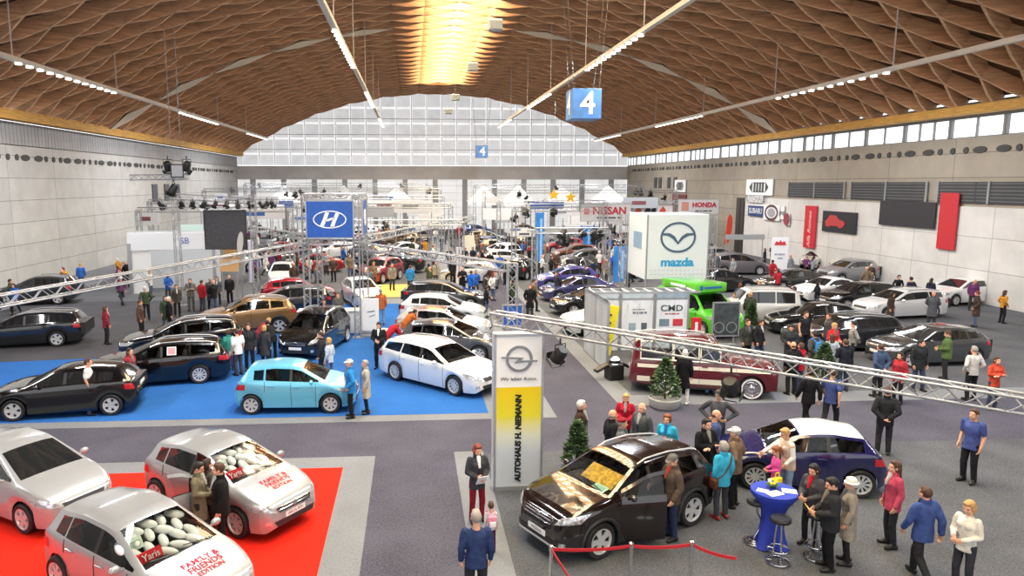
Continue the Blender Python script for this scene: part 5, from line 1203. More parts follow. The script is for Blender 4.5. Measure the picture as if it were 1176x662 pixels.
# dark brown sport utility car
r, bM, sM = car_wheels('suv', (686, 641), (791, 603), 1, '#140807', 'dark brown sport utility car with open driver door beside the pylon', rim=5, doors_open={'l': 30}, grille=GOLD)
mokka = r; plate_text(r, bM, sM, 'MOKKA')
put = in_car(r, sM['L'] / 2 - sM['cx'] - .32, .12, 1.27); t = thing('poster_sheet', put, r.rotation_euler.z, 'yellow printed sheet lying under the windscreen of the brown car', 'sheet'); R_ = Matrix.Rotation(-.58, 3, 'Y')
obj('sheet', MB().box((-.1, 0, -.02), (.02, .85, .40), Matrix.Rotation(-1.02, 3, 'Y')), mat('yellow_print', srgb('#d7a92a'), .5, noise=(14, .5)), t)
put = in_car(r, sM['L'] / 2 - sM['cx'] - .10, .40, 1.17); t = thing('price_sheet', put, r.rotation_euler.z, 'pale mint sheet on the dashboard of the brown car', 'sheet'); obj('sheet', MB().box((0, 0, 0), (.2, .34, .012), Matrix.Rotation(.25, 3, 'Y')), plain('#c3e6d3'), t); obj('print', MB().box((0, 0, .008), (.12, .24, .006), Matrix.Rotation(.25, 3, 'Y')), plain('#a3cbb6'), t)
# dark blue car with a white roof
car_wheels('adam', (868, 562), (983, 571), 1, '#1d1c4c', 'dark blue small car with a white roof behind the bistro table', rim=10, over={'roof': paint('#eceff1'), 'windshield': GLASS})
# cars on the blue carpet
car_wheels('mini', (380, 474.5), (289.5, 476), -1, '#6cc3e4', 'pale blue hatchback at the front of the blue carpet', rim=7)
car_wheels('estate', (523, 454.5), (455.5, 437), -1, '#e9ebec', 'white estate car at the edge of the blue carpet by the pylon', rim=10)
c = G(232, 441); r, bE, sE = car('estate', (c.x - 1.55, c.y + .55), 192, '#0b0b0d', 'black estate car in front of the second black estate, white sticker in its window', 2, rim=10)
q = [bE[2](V((bE[3](x_), .9, z_)), (0, -1, 0), .012) for x_, z_ in ((2.68, 1.06), (2.98, 1.06), (2.98, 1.32), (2.68, 1.32))]; obj('window_sticker', MB().quad(*q), plain('#e6e2e2'), r); q2 = [a_ * .78 + (q[0] + q[1] + q[2] + q[3]) * .055 + V((0, .004, 0)) for a_ in q]; obj('sticker_print', MB().quad(*q2), plain('#c98a8c'), r)
c = G(243, 412); car('estate', (c.x - 1.35, c.y + .9), 196, '#111114', 'black estate with bright roof rails behind the first black estate', 2, rim=10)
c = G(291, 384); car('suvbig', (c.x - .3, c.y + .5), 196, '#8d6a3c', 'bronze sport utility car behind the black estates', 2, rim=5)
c = G(362, 408); car('mpv', (c.x - .1, c.y + 1.2), -104, '#161719', 'dark people carrier with roof rails facing out beside the pale blue hatchback', 2, rim=7)
c = G(517, 413); car('hatch', (c.x + .1, c.y + .6), -16, '#4a4a4e', 'dark grey hatchback parked next to the white estate', 2, rim=7)
c = G(505, 392); car('hatch', (c.x + .2, c.y + .5), -14, '#cfc9c6', 'pale silver hatchback with a brownish roof beyond the dark grey hatchback', 2, over={'roof': paint('#7d5c48')})  # brown roof paint stands in for the timber ceiling's reflection
c = G(505, 374); car('hatch', (c.x + .2, c.y + .7), -12, '#e6e8e9', 'white hatchback fourth from the pylon in the row on the blue carpet', 1)
c = G(507, 355); car('estate', (c.x + .3, c.y + .6), -10, '#2c2a2d', 'dark charcoal hatchback at the far end of the row on the blue carpet', 1)
c = G(314, 364); car('estate', (c.x + .6, c.y + .8), 192, '#1d1e21', 'dark estate car half hidden behind the bronze car', 1)
c = G(320, 330); car('supermini', (c.x, c.y + 1.4), -84, '#eceeee', 'white hatchback facing out beneath the truss beside the tall grey tower', 1)
c = G(402, 352); car('supermini', (c.x + .6, c.y + .9), -70, '#e3e5e6', 'white small car facing out behind the reception counter', 1)
c = G(372, 348); car('hatch', (c.x - 1.5, c.y + .3), 12, '#a31f30', 'crimson hatchback behind the sign tower legs', 1)
c = G(455, 314); car('suvbig', (c.x, c.y + .6), 175, '#15161a', 'black sport utility car standing beyond the yellow carpet', 1)
c = G(540, 325); car('hatch', (c.x, c.y + .6), 170, '#d8dadc', 'pale silver hatchback by the dark loudspeaker on the main aisle', 1)
# row to the far side of the aisle
c = G(648, 333); car('hatch', (c.x + .2, c.y + .7), 184, '#4c4292', 'violet blue hatchback furthest back in the dark angled row', 1)
c = G(662, 346); car('saloon', (c.x + .2, c.y + .6), 186, '#3b3a66', 'indigo saloon car in the middle of the dark angled row', 1)
c = G(677, 362); car('hatch', (c.x + .2, c.y + .6), 188, '#121214', 'black hatchback in the dark angled row by the white booth', 1)
c = G(693, 386); car('estate', (c.x + .55, c.y + .9), 189, '#c9ccce', 'silver white car with a green tinted screen half behind the booth', 1)
c = G(667, 310); car('suvbig', (c.x + .4, c.y + .3), 184, '#5d5c5c', 'grey sport utility car behind the violet hatchback', 1)
c = G(660, 299); car('hatch', (c.x, c.y + .2), 184, '#7d4f3c', 'copper brown hatchback behind the grey sport utility car', 1)
c = G(650, 290); car('hatch', (c.x - .2, c.y + .2), 182, '#a02a34', 'dark red hatchback near the slim blue banner', 1)
# maroon off-road car
r, bJ, sJ = car_wheels('boxy', (862, 459), (762, 452.5), -1, '#5c1420', 'maroon and white vintage off-road car under the diagonal truss', rim=0)
IV = plain('#e8e2d2', .3)
parts, bvh, drop, X = bJ
for sd in (1, -1):
    mb = MB(); xs = [.25 + k * (sJ['L'] - .5) / 30 for k in range(31)]
    for (z0, z1, m_, nm) in ((.42, .60, IV, 'lower_stripe'), (.90, 1.02, IV, 'upper_stripe')):
        mb = MB(); g = []
        for x in xs:
            ok = all(abs(x - c_) > sJ['wr'] + .08 or z0 > .85 for c_ in (sJ['fo'], sJ['fo'] + sJ['wb']))
            g.append((drop(V((X(x), sd * .94, z0)), (0, -sd, 0), .008), drop(V((X(x), sd * .94, z1)), (0, -sd, 0), .008), ok))
        for (a0, b0, k0), (a1, b1, k1) in zip(g, g[1:]):
            if k0 and k1: mb.quad(a0, a1, b1, b0)
        me = mb.mesh(nm, m_); link(nm, me, r)
    fr = MB()
    fns = car_fns(sJ)
    for xa, xb in ((sJ['cx'] + .3, sJ['B'] - .03), (sJ['B'] + .03, sJ['C'] - .02), (sJ['C'] + .02, sJ['Q'])):
        pts = []
        for x, row in ((xa, 5), (xb, 5), (xb, 6), (xa, 6)):
            y, z = section(sJ, fns, x)[row]; pts.append(V((X(x), sd * (y + .006), z)))
        fr.path(pts, .035, 4, closed=True)
    obj('window_surround', fr, IV, r)
obj('roof_rack', (lambda m: ([m.tube((X(1.9 + .2 * k), -.66, 1.80), (X(1.9 + .2 * k), .66, 1.80), .012, n=5) for k in range(14)], [m.tube((X(1.85), s_ * .68, 1.80), (X(4.55), s_ * .68, 1.80), .022, n=6) for s_ in (1, -1)], m)[-1])(MB()), CHROME, r)
# green delivery van
c = G(812, 388); GV = (c.x + .25, c.y + 1.9)
r, bV, sV = car('van', GV, -74, '#5cc832', 'bright green delivery van with a green roof box behind the maroon car', 2, rim=7)
t = obj('roof_box', MB().bbox((-.35, 0, 2.12), (2.6, 1.75, .42), .04), paint('#6ad13a'), r, 40); obj('print', MB().box((-.35, -.885, 2.12), (1.1, .01, .12)), LOGOW, r); obj('print', MB().box((.955, .1, 2.12), (.01, 1.0, .1)), plain('#2a62b0'), r); obj('print', MB().box((.955, -.55, 2.12), (.01, .16, .2)), plain('#2a62b0'), r)
obj('side_logo', MB().box((-.6, -.985, 1.35), (1.2, .01, .35)), LOGOW, r)
# other cars on the right
c = G(868, 374); car('jeep', (c.x + .15, c.y + .8), 168, '#d9dad6', 'white off-road car beside the green van', 1)
c = G(905, 391); car('saloon', (c.x + 2.2, c.y + 1.5), 172, '#1a1a1d', 'black saloon behind the crowd with silver trim along its roof', 1)
c = G(935, 404); car('estate', (c.x + 1.5, c.y + .6), 178, '#26282c', 'charcoal estate car the crowd stands around', 1)
c = G(852, 316); car('mpv', (c.x, c.y + .7), -3, '#6d6a6e', 'grey people carrier beside the white banner cube', 1)
c = G(838, 336); car('hatch', (c.x - .2, c.y + .7), 4, '#1b1b1e', 'black hatchback half behind the white banner cube', 1)
c = G(955, 346); car('coupe', (c.x, c.y + .7), 196, '#eef0f0', 'white sporty coupe with dark wheels on the right stand', 1)
c = G(920, 335); car('coupe', (c.x - .2, c.y + 1.0), 192, '#2a2d2a', 'dark open-top car behind the white coupe', 1)
c = G(943, 309); car('city', (c.x, c.y + .7), 215, '#c9c5b8', 'pale grey tiny city car by the red wall banner', 1)
c = G(975, 314); car('city', (c.x + .1, c.y + .7), 220, '#ddd6bd', 'cream tiny city car beside the pale grey one', 1)
c = G(985, 356); car('hatch', (c.x + .4, c.y + .7), 185, '#121316', 'black hatchback in front of the white coupe', 1)
c = G(1040, 366); car('estate', (c.x, c.y + .6), 188, '#e3e4e6', 'white estate car past the white coupe toward the wall', 1)
c = G(1110, 350); car('hatch', (c.x, c.y + .6), 192, '#e8eaea', 'white hatchback below the black wall posters', 1)
c = G(1060, 325); car('suv', (c.x - 5.2, c.y + .6), 192, '#8e9093', 'mid grey sport utility car below the black wall posters', 1)
c = G(1075, 420); car('hatch', (c.x, c.y + .6), 182, '#3b3d40', 'dark grey hatchback at the end of the crowded stand', 1)
# beyond the left edge
c = G(70, 495); car('hatch', (c.x - .6, c.y + 1.9), 188, '#0c0c0e', 'black hatchback near the corner of the blue carpet', 1)
c = G(60, 398); car('estate', (c.x - 1.2, c.y + .5), 190, '#1a1b1e', 'black estate deep in the corner of the blue carpet', 1)
c = G(40, 350); car('suv', (c.x, c.y + .5), 188, '#34363a', 'charcoal sport utility car by the pale wall', 1)
c = G(40, 640); car('supermini', (c.x - 1.2, c.y + 2.2), -32, '#a9acb0', 'silver hatchback beyond the first two on the concrete', 1)
# ------------------------------------------------------------------ bistro table, stools, barrier, plants
tp = G(899, 640); TB = V((tp.x - .02, tp.y + .42, .006))
t = thing('bistro_table', TB, 0, 'tall round table in a blue stretch cover', 'table')
BC = mat('table_cover_blue', srgb('#2338a6'), .75, noise=(3, .12), bump=(4, .3)); mb = MB(); rs = []
for z, r0, pinch in ((1.10, .40, 0), (1.09, .42, 0), (1.04, .415, 0), (.9, .30, .05), (.7, .22, .10), (.5, .21, .2), (.3, .24, .42), (.12, .30, .62), (.02, .33, .75)):
    rs.append([V((r0 * (1 - pinch * .45 + pinch * .62 * abs(math.cos(2 * a_)) ** 1.5) * math.cos(a_ + .5), r0 * (1 - pinch * .45 + pinch * .62 * abs(math.cos(2 * a_)) ** 1.5) * math.sin(a_ + .5), z)) for a_ in [2 * PI * k / 48 for k in range(48)]])
mb.rings(rs, True); obj('cover', mb, BC, t, 50); obj('tabletop', MB().lathe([(.001, 1.10), (.42, 1.10), (.425, 1.112), (.42, 1.125), (.001, 1.125)], n=40), BC, t, 40)
def leaflet(p, rz, label, w=.2, h=.28, col='#e3e6e6'):
    t_ = thing('leaflet', p, rz, label, 'paper'); obj('sheet', MB().box((0, 0, .004), (w, h, .006)), plain(col), t_); obj('print', MB().box((0, h * .15, .008), (w * .8, h * .45, .002)), plain('#9fb0b5'), t_)
leaflet(TB + V((-.08, -.16, 1.126)), .3, 'folded leaflet on the blue table near its front edge', .30, .2); leaflet(TB + V((.25, -.08, 1.126)), -.4, 'leaflet on the blue table nearest the red-shirted woman', .26, .2); leaflet(TB + V((-.24, -.02, 1.126)), .9, 'small leaflet on the blue table toward the pink girl', .16, .2)
t = thing('flower_bowl', TB + V((.02, .10, 1.126)), 0, 'small bowl of yellow and white flowers on the blue table', 'flowers'); obj('bowl', MB().lathe([(.001, 0), (.05, 0), (.08, .06), (.075, .07), (.001, .06)]), plain('#3c4a42'), t, 40)
rr = random.Random(3)
for k in range(11):
    a_ = rr.uniform(0, 2 * PI); q = rr.uniform(.02, .09); p = V((q * math.cos(a_), q * math.sin(a_), .10 + rr.uniform(0, .06)))
    obj('blossom', MB().ell(p, (.034, .034, .024), n=8, m=5), plain('#f0cf1c' if k % 3 else '#eef0e6'), t, 180)
mb = MB()
for k in range(16): a_ = rr.uniform(0, 6.28); mb.ell((.09 * math.cos(a_), .09 * math.sin(a_), .07), (.04, .02, .012), Matrix.Rotation(a_, 3, 'Z'), 6, 4)
obj('leaves', mb, plain('#3c6b2e'), t)
def stool(px, py, rz, kind, label):
    g = G(px, py); t = thing('bar_stool', (g.x, g.y, .006), rz, label, 'stool', 'chrome bar stools')
    ck = MB().lathe([(.001, .80), (.17, .80), (.185, .82), (.185, .86), (.165, .885), (.001, .89)], n=28); obj('seat', ck, mat('black_vinyl', (.018, .018, .02), .35), t, 40)
    if kind == 'z':
        obj('stem', MB().path([(0, 0, .8), (.02, 0, .62), (.15, .02, .42), (.12, 0, .3), (.0, 0, .12), (0, 0, .03)], .022, 8), CHROME, t, 60)
        for r_, z in ((.20, .03), (.15, .05), (.10, .07)): obj('base_ring', MB().path([(r_ * math.cos(q), r_ * math.sin(q), z) for q in [2 * PI * k / 28 for k in range(28)]], .016, 6, closed=True), CHROME, t, 60)
    else:
        for k in range(3):
            a_ = 2 * PI * k / 3; obj('leg', MB().tube((.05 * math.cos(a_), .05 * math.sin(a_), .8), (.10 * math.cos(a_), .10 * math.sin(a_), .03), .017), CHROME, t, 60)
        for r_, z in ((.20, .03), (.19, .27)): obj('foot_ring', MB().path([(r_ * math.cos(q), r_ * math.sin(q), z) for q in [2 * PI * k / 28 for k in range(28)]], .016, 6, closed=True), CHROME, t, 60)
        for k in range(3):
            a_ = 2 * PI * k / 3; obj('spoke', MB().tube((0.085 * math.cos(a_), .085 * math.sin(a_), .27), (.19 * math.cos(a_), .19 * math.sin(a_), .27), .012), CHROME, t, 60); obj('spoke', MB().tube((0.1 * math.cos(a_), .1 * math.sin(a_), .03), (.2 * math.cos(a_), .2 * math.sin(a_), .03), .012), CHROME, t, 60)
    return t
stool(866, 624, .2, 'z', 'bar stool with a bent chrome stem on the car side of the blue table')
stool(893, 647, .5, 'r', 'bar stool with chrome foot ring in front of the blue table'); stool(936, 642, 1.0, 'r', 'bar stool beside the man in the black jacket at the blue table')
# red belt barrier
posts = [(632, 668), (723, 664), (792, 662)]; PP = []
for (px, py), lab in zip(posts, ('chrome barrier post at the front corner of the brown car', 'chrome barrier post in the middle of the red belt', 'chrome barrier post where the red belt turns away')):
    g = G(px, py + 30); g = G(px, py + 20); PP.append(g); t = thing('barrier_post', (g.x, g.y, .006), 0, lab, 'barrier post', 'chrome barrier posts')
    obj('pole', MB().lathe([(.001, .02), (.032, .02), (.032, .86), (.001, .87)], n=16), CHROME, t, 40); obj('head', MB().lathe([(.001, .86), (.036, .86), (.04, .88), (.04, .94), (.001, .955)], n=16), CHROME, t, 40); obj('base', MB().lathe([(.001, 0), (.17, 0), (.165, .02), (.05, .035), (.001, .04)], n=24), CHROME, t, 40)
BELT = mat('belt_red', srgb('#c11d2c'), .6)
def belt(p, q, lab):
    mb = MB(); n = 10; rs = []
    for k in range(n + 1):
        u = k / n; x = p.lerp(q, u); z = .86 - .05 * 4 * u * (1 - u) * .8; d = (q - p).normalized(); s_ = V((-d.y, d.x, 0)) * .004
        rs.append([V((x.x, x.y, z)) + s_, V((x.x, x.y, z + .055)) + s_, V((x.x, x.y, z + .055)) - s_, V((x.x, x.y, z)) - s_])
    mb.rings(rs, True); o = obj('barrier_belt', mb, BELT); tag(o, lab, 'belt', 'red barrier belts')
belt(PP[0], PP[1], 'red belt between the first two chrome posts'); belt(PP[1], PP[2], 'red belt between the last two chrome posts')
e_ = G(842, 700); belt(PP[2], e_, 'red belt running off from the last chrome post'); belt(PP[0], PP[0] + V((.25, -1.6, 0)), 'red belt running down from the first chrome post')
# conifers in pots
def conifer(px, py, h, w, label, seed, pot='#b6b5b0'):
    g = G(px, py); t = thing('potted_conifer', (g.x, g.y, .006), 0, label, 'plant', 'potted conifers'); rr = random.Random(seed)
    obj('pot', MB().lathe([(.001, 0), (w * .40, 0), (w * .46, .05), (w * .52, .30), (w * .48, .32), (w * .46, .28), (.001, .27)], n=20), plain(pot, .8), t, 40)
    obj('trunk', MB().tube((0, 0, .2), (0, 0, h * .8), .03, .01), plain('#4a3626'), t)
    mb = MB()
    for k in range(1100):
        u = rr.random() ** .8; z = .32 + (h - .32) * u; rad = w * .62 * (1 - u) ** .7 * (.9 if u > .08 else .75) + .02; a_ = rr.uniform(0, 2 * PI); q = rad * math.sqrt(rr.uniform(.3, 1))
        p = V((q * math.cos(a_), q * math.sin(a_), z)); d = V((math.cos(a_), math.sin(a_), rr.uniform(-.1, .9))).normalized(); L = rr.uniform(.07, .13); s_ = d.cross(V((rr.uniform(-1, 1), rr.uniform(-1, 1), 1))).normalized() * L * .32
        mb.add([p - d * L * .5, p + s_, p + d * L, p - s_], [(0, 1, 2, 3)], 0 if rr.random() < .7 else 1)
    o = link('foliage', mb.mesh('foliage', [mat('conifer_dark', srgb('#37512f'), .8), mat('conifer_light', srgb('#6d8a58'), .8)]), t); return t
conifer(763, 468, 1.55, .95, 'potted conifer in a pale tub before the maroon off-road car', 1); conifer(662, 553, 1.45, .66, 'potted conifer behind the bonnet of the brown car', 2); conifer(944, 448, 1.6, .85, 'potted conifer among the crowd by the diagonal truss', 3); conifer(862, 383, 1.4, .6, 'potted conifer before the white off-road car', 4)
c = G(440, 400); t = thing('bucket_seat', (c.x, c.y + .2, .008), .4, 'white tub chair on the blue carpet near the suited man', 'chair'); obj('shell', MB().lathe([(.001, .35), (.26, .38), (.33, .55), (.34, .75), (.31, .76), (.28, .55), (.22, .45), (.001, .42)], n=24), WHITE, t, 50); obj('stem', MB().tube((0, 0, .02), (0, 0, .36), .03), CHROME, t); obj('base', MB().lathe([(.001, 0), (.25, 0), (.24, .02), (.001, .04)]), CHROME, t)
c = G(559, 332); t = thing('floor_loudspeaker', (c.x + .25, c.y, .01), .3, 'black wedge loudspeaker on the main aisle', 'loudspeaker'); obj('cabinet', MB().bbox((0, 0, .38), (.95, .6, .72), .06, Matrix.Rotation(.2, 3, 'X')), BLACKM, t); obj('grille', MB().box((0, -.3, .42), (.8, .03, .5), Matrix.Rotation(.2, 3, 'X')), STEELGREY, t); obj('stand_foot', MB().box((0, 0, .03), (.6, .5, .06)), BLACKM, t)
c = G(832, 397); t = board('poster_stand', (c.x, c.y, 1.15), 1.15, 1.45, mat('poster_dark', srgb('#3c4246'), .5, noise=(4, .5)), 'dark poster stand with a bicycle picture by the green van', 'board', frame=ALU)
for sx in (-.3, .25): obj('picture', ellipse_ring((sx, -.35), .22, .22, .03, .012, -.03, 20), plain('#8d9599'), t)
obj('foot', MB().box((0, 0, -1.11), (1.0, .4, .05)), STEELGREY, t); obj('leg', MB().box((-.4, .05, -.9), (.05, .05, .45)), STEELGREY, t); obj('leg', MB().box((.4, .05, -.9), (.05, .05, .45)), STEELGREY, t)
c = G(798, 402); t = board('sign', (c.x, c.y, .95), .42, .85, plain('#c8202e'), 'red upright sign with a white letter i near the green van'); put_text('i', (0, -.03, -.02), (1, 0, 0), (0, 0, 1), .7, LOGOW, t, bold=.03); obj('foot', MB().box((0, 0, -.7), (.1, .1, .5)), ALU, t)
# ------------------------------------------------------------------ people near the camera
def H(px, py, h): p = G(px, py, h); return (p.x, p.y)
def P(px, py, h, face, pose, sex, top, legs, hair, label, **k): return person(H(px, py, h), face, pose, sex, top, legs, hair, label, h=h, **k)
def PB(px, py, zh, h, face, pose, *a, **k): return person(H(px, py, zh), face, pose, *a, h=h, **k)
J = lambda c: ('jacket', c)
P(548, 510, 1.68, -75, 'hold', 'f', J('#3b3c42'), '#7d1a2c', ('bob', 'red'), 'woman with red hair, dark jacket and dark red trousers standing by the pylon', shirt='#e8e6e6')
r, j, s = P(564, 578, .98, 95, 'stand', 'c', ('sweater', '#c3c3ca'), '#4f2440', ('short', 'brown'), 'small child with a pink backpack beside the woman in dark red trousers'); bag(r, j, s, 'pack', '#dd8fa6', 'pink and white backpack on the small child')
P(547, 587, 1.78, 92, 'stand', 'm', ('sweater', '#2c3b64'), '#2a2c33', ('short', 'grey'), 'grey-haired man in a navy sweater seen from behind in the aisle')
P(774, 522, 1.74, 190, 'grip', 'm', J('#574a3f'), '#27304a', ('bald', 'grey'), 'man in a brown jacket and grey cap holding the open door of the brown car', shirt='#b0493a', cap=('cap', '#6d6964'))
P(667, 460, 1.76, -20, 'stand', 'm', J('#452f2b'), '#26262a', ('short', 'white'), 'white-haired man in a brown leather jacket behind the potted conifer')
P(719, 452, 1.66, -110, 'hold', 'f', J('#ad1c33'), '#2a2a2e', ('short', 'blonde'), 'fair woman in a bright red jacket behind the brown car', shirt='#9c9894')
P(703, 471, 1.74, 10, 'stand', 'm', J('#26272b'), '#232327', ('bald', 'grey'), 'balding man in a black jacket next to the one in a red beret')
P(714, 481, 1.68, -15, 'stand', 'f', J('#747577'), '#2b2b2f', ('short', 'grey'), 'person with a dark red beret and grey jacket behind the brown car', cap=('beret', '#8a1c2b'))
P(738, 463, 1.78, 215, 'stand', 'm', J('#515557'), '#2b2c30', ('bald', 'white'), 'bald man in a grey jacket between the red jacket and the turquoise one', shirt='#b5b2ac')
P(767, 476, 1.68, -130, 'stand', 'f', J('#35b0d4'), '#2b2d34', ('curly', 'auburn'), 'woman in a turquoise jacket looking over the roof of the brown car', shirt='#3468a8')
P(826, 448, 1.80, -120, 'hips', 'm', ('sweater', '#4a4b4f'), '#2a2b30', ('short', 'darkbrown'), 'man in a charcoal sweater and cap with his hands on his hips', cap=('cap', '#4f4b47'))
P(822, 471, 1.74, -20, 'stand', 'm', ('sweater', '#46557f'), '#23242a', ('bald', 'brown'), 'bald man in a dusty blue sweater behind the man in black')
P(811, 481, 1.80, -70, 'folded', 'm', J('#1a1a1c'), '#17171a', ('short', 'black'), 'dark-haired man all in black standing behind the brown car', shirt='#8e8a86')
r, j, s = P(832, 508, 1.66, 105, 'stand', 'f', J('#3fb0d2'), '#3d3f46', ('curly', 'grey'), 'grey-haired woman in a sky blue jacket seen from behind with a shoulder bag', shoes='#8b1d24'); bag(r, j, s, 'shoulder', '#5a3527', 'brown shoulder bag on the woman in the sky blue jacket')
P(846, 491, 1.78, 140, 'pockets', 'm', J('#75604e'), '#1b1b1e', ('short', 'grey'), 'man in a tan jacket and white cap beside the sky blue jacket', cap=('cap', '#eeebe8'))
P(908, 491, 1.72, 185, 'reach', 'f', ('vest', '#d2b7a2'), '#8197b4', ('short', 'blonde'), 'fair-haired woman in a beige vest leaning over the blue car bonnet', under='#e8e6e2')
r, j, s = P(893, 514, 1.30, 178, 'hold', 'c', ('sweater', '#d9559f'), '#68aeb8', ('pony', 'auburn'), 'girl in a pink top with a ponytail beside the blue car')
g = r.location; t = thing('carrier_bag', (g.x - .12, g.y - .28, .48), .3, 'yellow carrier bag hanging beside the girl in pink', 'bag'); obj('pouch', MB().bbox((0, 0, .12), (.24, .10, .28), .03), plain('#ecd51e'), t, 40); obj('handle', MB().path([(-.06, 0, .25), (-.04, 0, .36), (.04, 0, .36), (.06, 0, .25)], .012, 5), plain('#ecd51e'), t)
P(936, 533, 1.66, 205, 'hold', 'f', J('#4a494d'), '#26262a', ('bob', 'black'), 'dark-haired woman in a red top and open grey jacket behind the blue table', shirt='#c01f2c')
P(958, 549, 1.74, 165, 'hold', 'm', J('#2b2c30'), '#151518', ('short', 'black'), 'man in a black jacket and trousers with his back turned at the blue table')
P(979, 549, 1.66, 150, 'stand', 'f', ('coat', '#8f877c'), '#1d1d20', ('short', 'white'), 'person in a pale coat and white hat behind the man in the black jacket', cap=('hat', '#e5dfd8'))
P(1030, 530, 1.72, 170, 'stand', 'f', J('#b8485f'), '#2a2b30', ('long', 'brown'), 'woman in a rose jacket on the far flank of the blue car')
P(1065, 560, 1.72, 100, 'walk', 'm', J('#3a4d86'), '#26272b', ('short', 'brown'), 'man in a blue jacket past the bistro table')
P(1115, 575, 1.68, 200, 'hold', 'f', ('sweater', '#d8d2c8'), '#33353c', ('bob', 'blonde'), 'woman in a cream sweater past the bistro table')
for key, jn, pose, sx, w_, h_, col, lab in (('woman with red hair, dark', 'rw', 'hold', 'f', .2, .28, '#e6e7e8', 'white leaflet held by the red-haired woman at the pylon'), ('man in a black jacket and trousers with', 'rw', 'hold', 'm', .26, .2, '#e0b21f', 'yellow envelope held by the man in black at the blue table')):
    r = [o for o in COL.objects if o.get('label', '').startswith(key)][0]; jj = blend_pose(pose, sx)[jn] + V((-.06, .10, -.02)); p_ = Matrix.Rotation(r.rotation_euler.z, 3, 'Z') @ (jj * r.scale.x) + r.location
    t = thing('leaflet', p_, r.rotation_euler.z, lab, 'paper'); R_ = Matrix.Rotation(.9, 3, 'X'); obj('sheet', MB().box((0, 0, 0), (w_, h_, .008), R_), plain(col), t); obj('print', MB().box(R_ @ V((0, .02, .006)), (w_ * .7, h_ * .4, .003), R_), plain('#a9aeb2'), t)
# at the silver hatchbacks
P(226, 531, 1.66, -5, 'hold', 'f', ('coat', '#77715c'), '#2b2c30', ('short', 'black'), 'dark-haired woman in a khaki parka at the open silver car door', shirt='#a5a3a0')
P(252, 532, 1.76, 195, 'stand', 'm', J('#19191b'), '#17181b', ('short', 'brown'), 'man in a black jacket standing inside the open silver car door')
PB(237, 538, 1.42, 1.60, 50, 'stand', 'f', J('#4f4a44'), '#26272b', ('long', 'darkbrown'), 'long-haired person behind the couple at the silver car')
# on the blue carpet
P(402, 413, 1.78, 185, 'pockets', 'm', J('#2c82c6'), '#191a1f', ('short', 'grey'), 'man in a bright blue jacket and white cap before the pale blue hatchback', cap=('cap', '#e8e6e4'))
P(420, 414, 1.66, 185, 'stand', 'f', ('coat', '#b3ad9f'), '#1d1e23', ('short', 'grey'), 'woman in a pale grey coat next to the bright blue jacket')
P(272, 378, 1.72, 140, 'stand', 'm', ('tshirt', '#e9e9e7'), '#3b3e46', ('short', 'brown'), 'man in a white T-shirt behind the pale blue hatchback')
P(285, 372, 1.78, -85, 'stand', 'm', J('#2d2e33'), '#1d1e22', ('short', 'brown'), 'man in a dark jacket facing out behind the white T-shirt')
P(303, 374, 1.66, 70, 'stand', 'f', ('coat', '#3c3d41'), '#202125', ('bob', 'blonde'), 'blonde woman in a long dark coat behind the pale blue hatchback')
P(262, 379, 1.55, 120, 'stand', 'f', J('#3c9389'), '#5a3f78', ('bob', 'brown'), 'person in a teal jacket at the tail of the black estate')
P(297, 361, 1.68, 40, 'lean', 'f', J('#8f2f3c'), '#27282c', ('bob', 'blonde'), 'blonde person in a dark red jacket leaning into the bronze car')
P(311, 364, 1.72, 120, 'lean', 'm', J('#1d1e22'), '#1b1c20', ('short', 'black'), 'person in black bending at the tail of the bronze car')
P(369, 381, 1.76, 170, 'stand', 'm', J('#2c2c31'), '#25262b', ('short', 'brown'), 'man in a dark jacket at the front of the dark people carrier')
P(378, 388, 1.66, 150, 'stand', 'f', ('sweater', '#b7c2cf'), '#5a6f94', ('bob', 'blonde'), 'person in a pale top beside the dark people carrier')
P(435, 370, 1.80, -100, 'hold', 'm', J('#1f2024'), '#1a1b1f', ('short', 'darkbrown'), 'man in a black suit beside the white estate tail', shirt='#e6e6e6')
P(388, 336, 1.76, -90, 'stand', 'm', ('sweater', '#5f5e5a'), '#2b2c30', ('short', 'darkbrown'), 'man in a grey brown sweater behind the reception counter')
P(372, 344, 1.68, -80, 'stand', 'f', ('sweater', '#cfd3d8'), '#33353c', ('bob', 'brown'), 'person in a white top behind the reception counter')
P(437, 332, 1.80, 100, 'stand', 'm', J('#b4623a'), '#6d8aae', ('short', 'grey'), 'man in an orange jacket and pale jeans by the brochure panel')
P(423, 308, 1.76, 100, 'stand', 'm', J('#5a6877'), '#2b2d34', ('short', 'brown'), 'man in a slate jacket beyond the orange jacket')
P(446, 363, 1.70, 20, 'lean', 'm', J('#b32633'), '#26272b', ('short', 'grey'), 'person in a red jacket bending at the tail of the dark grey hatchback')
P(466, 351, 1.72, 30, 'lean', 'm', J('#b3622f'), '#26272b', ('short', 'darkbrown'), 'person in an orange top leaning into the silver hatchback')
P(450, 303, 1.76, -70, 'stand', 'm', J('#8b8880'), '#3a3c42', ('short', 'grey'), 'man in a stone grey jacket by the row of hatchbacks')
P(471, 305, 1.74, 80, 'stand', 'm', J('#2f7fc0'), '#2b2d34', ('short', 'brown'), 'man in a sky blue jacket on the yellow carpet')
P(500, 300, 1.70, -60, 'stand', 'f', J('#9a968b'), '#2b2d34', ('bob', 'brown'), 'woman in a beige grey coat on the yellow carpet')
P(520, 297, 1.78, -100, 'stand', 'm', J('#22242a'), '#1d1e22', ('short', 'brown'), 'man in black near the lilac column')
P(541, 311, 1.74, 60, 'walk', 'm', J('#245fbd'), '#2b2d34', ('short', 'brown'), 'person in a strong blue jacket walking up the main aisle')
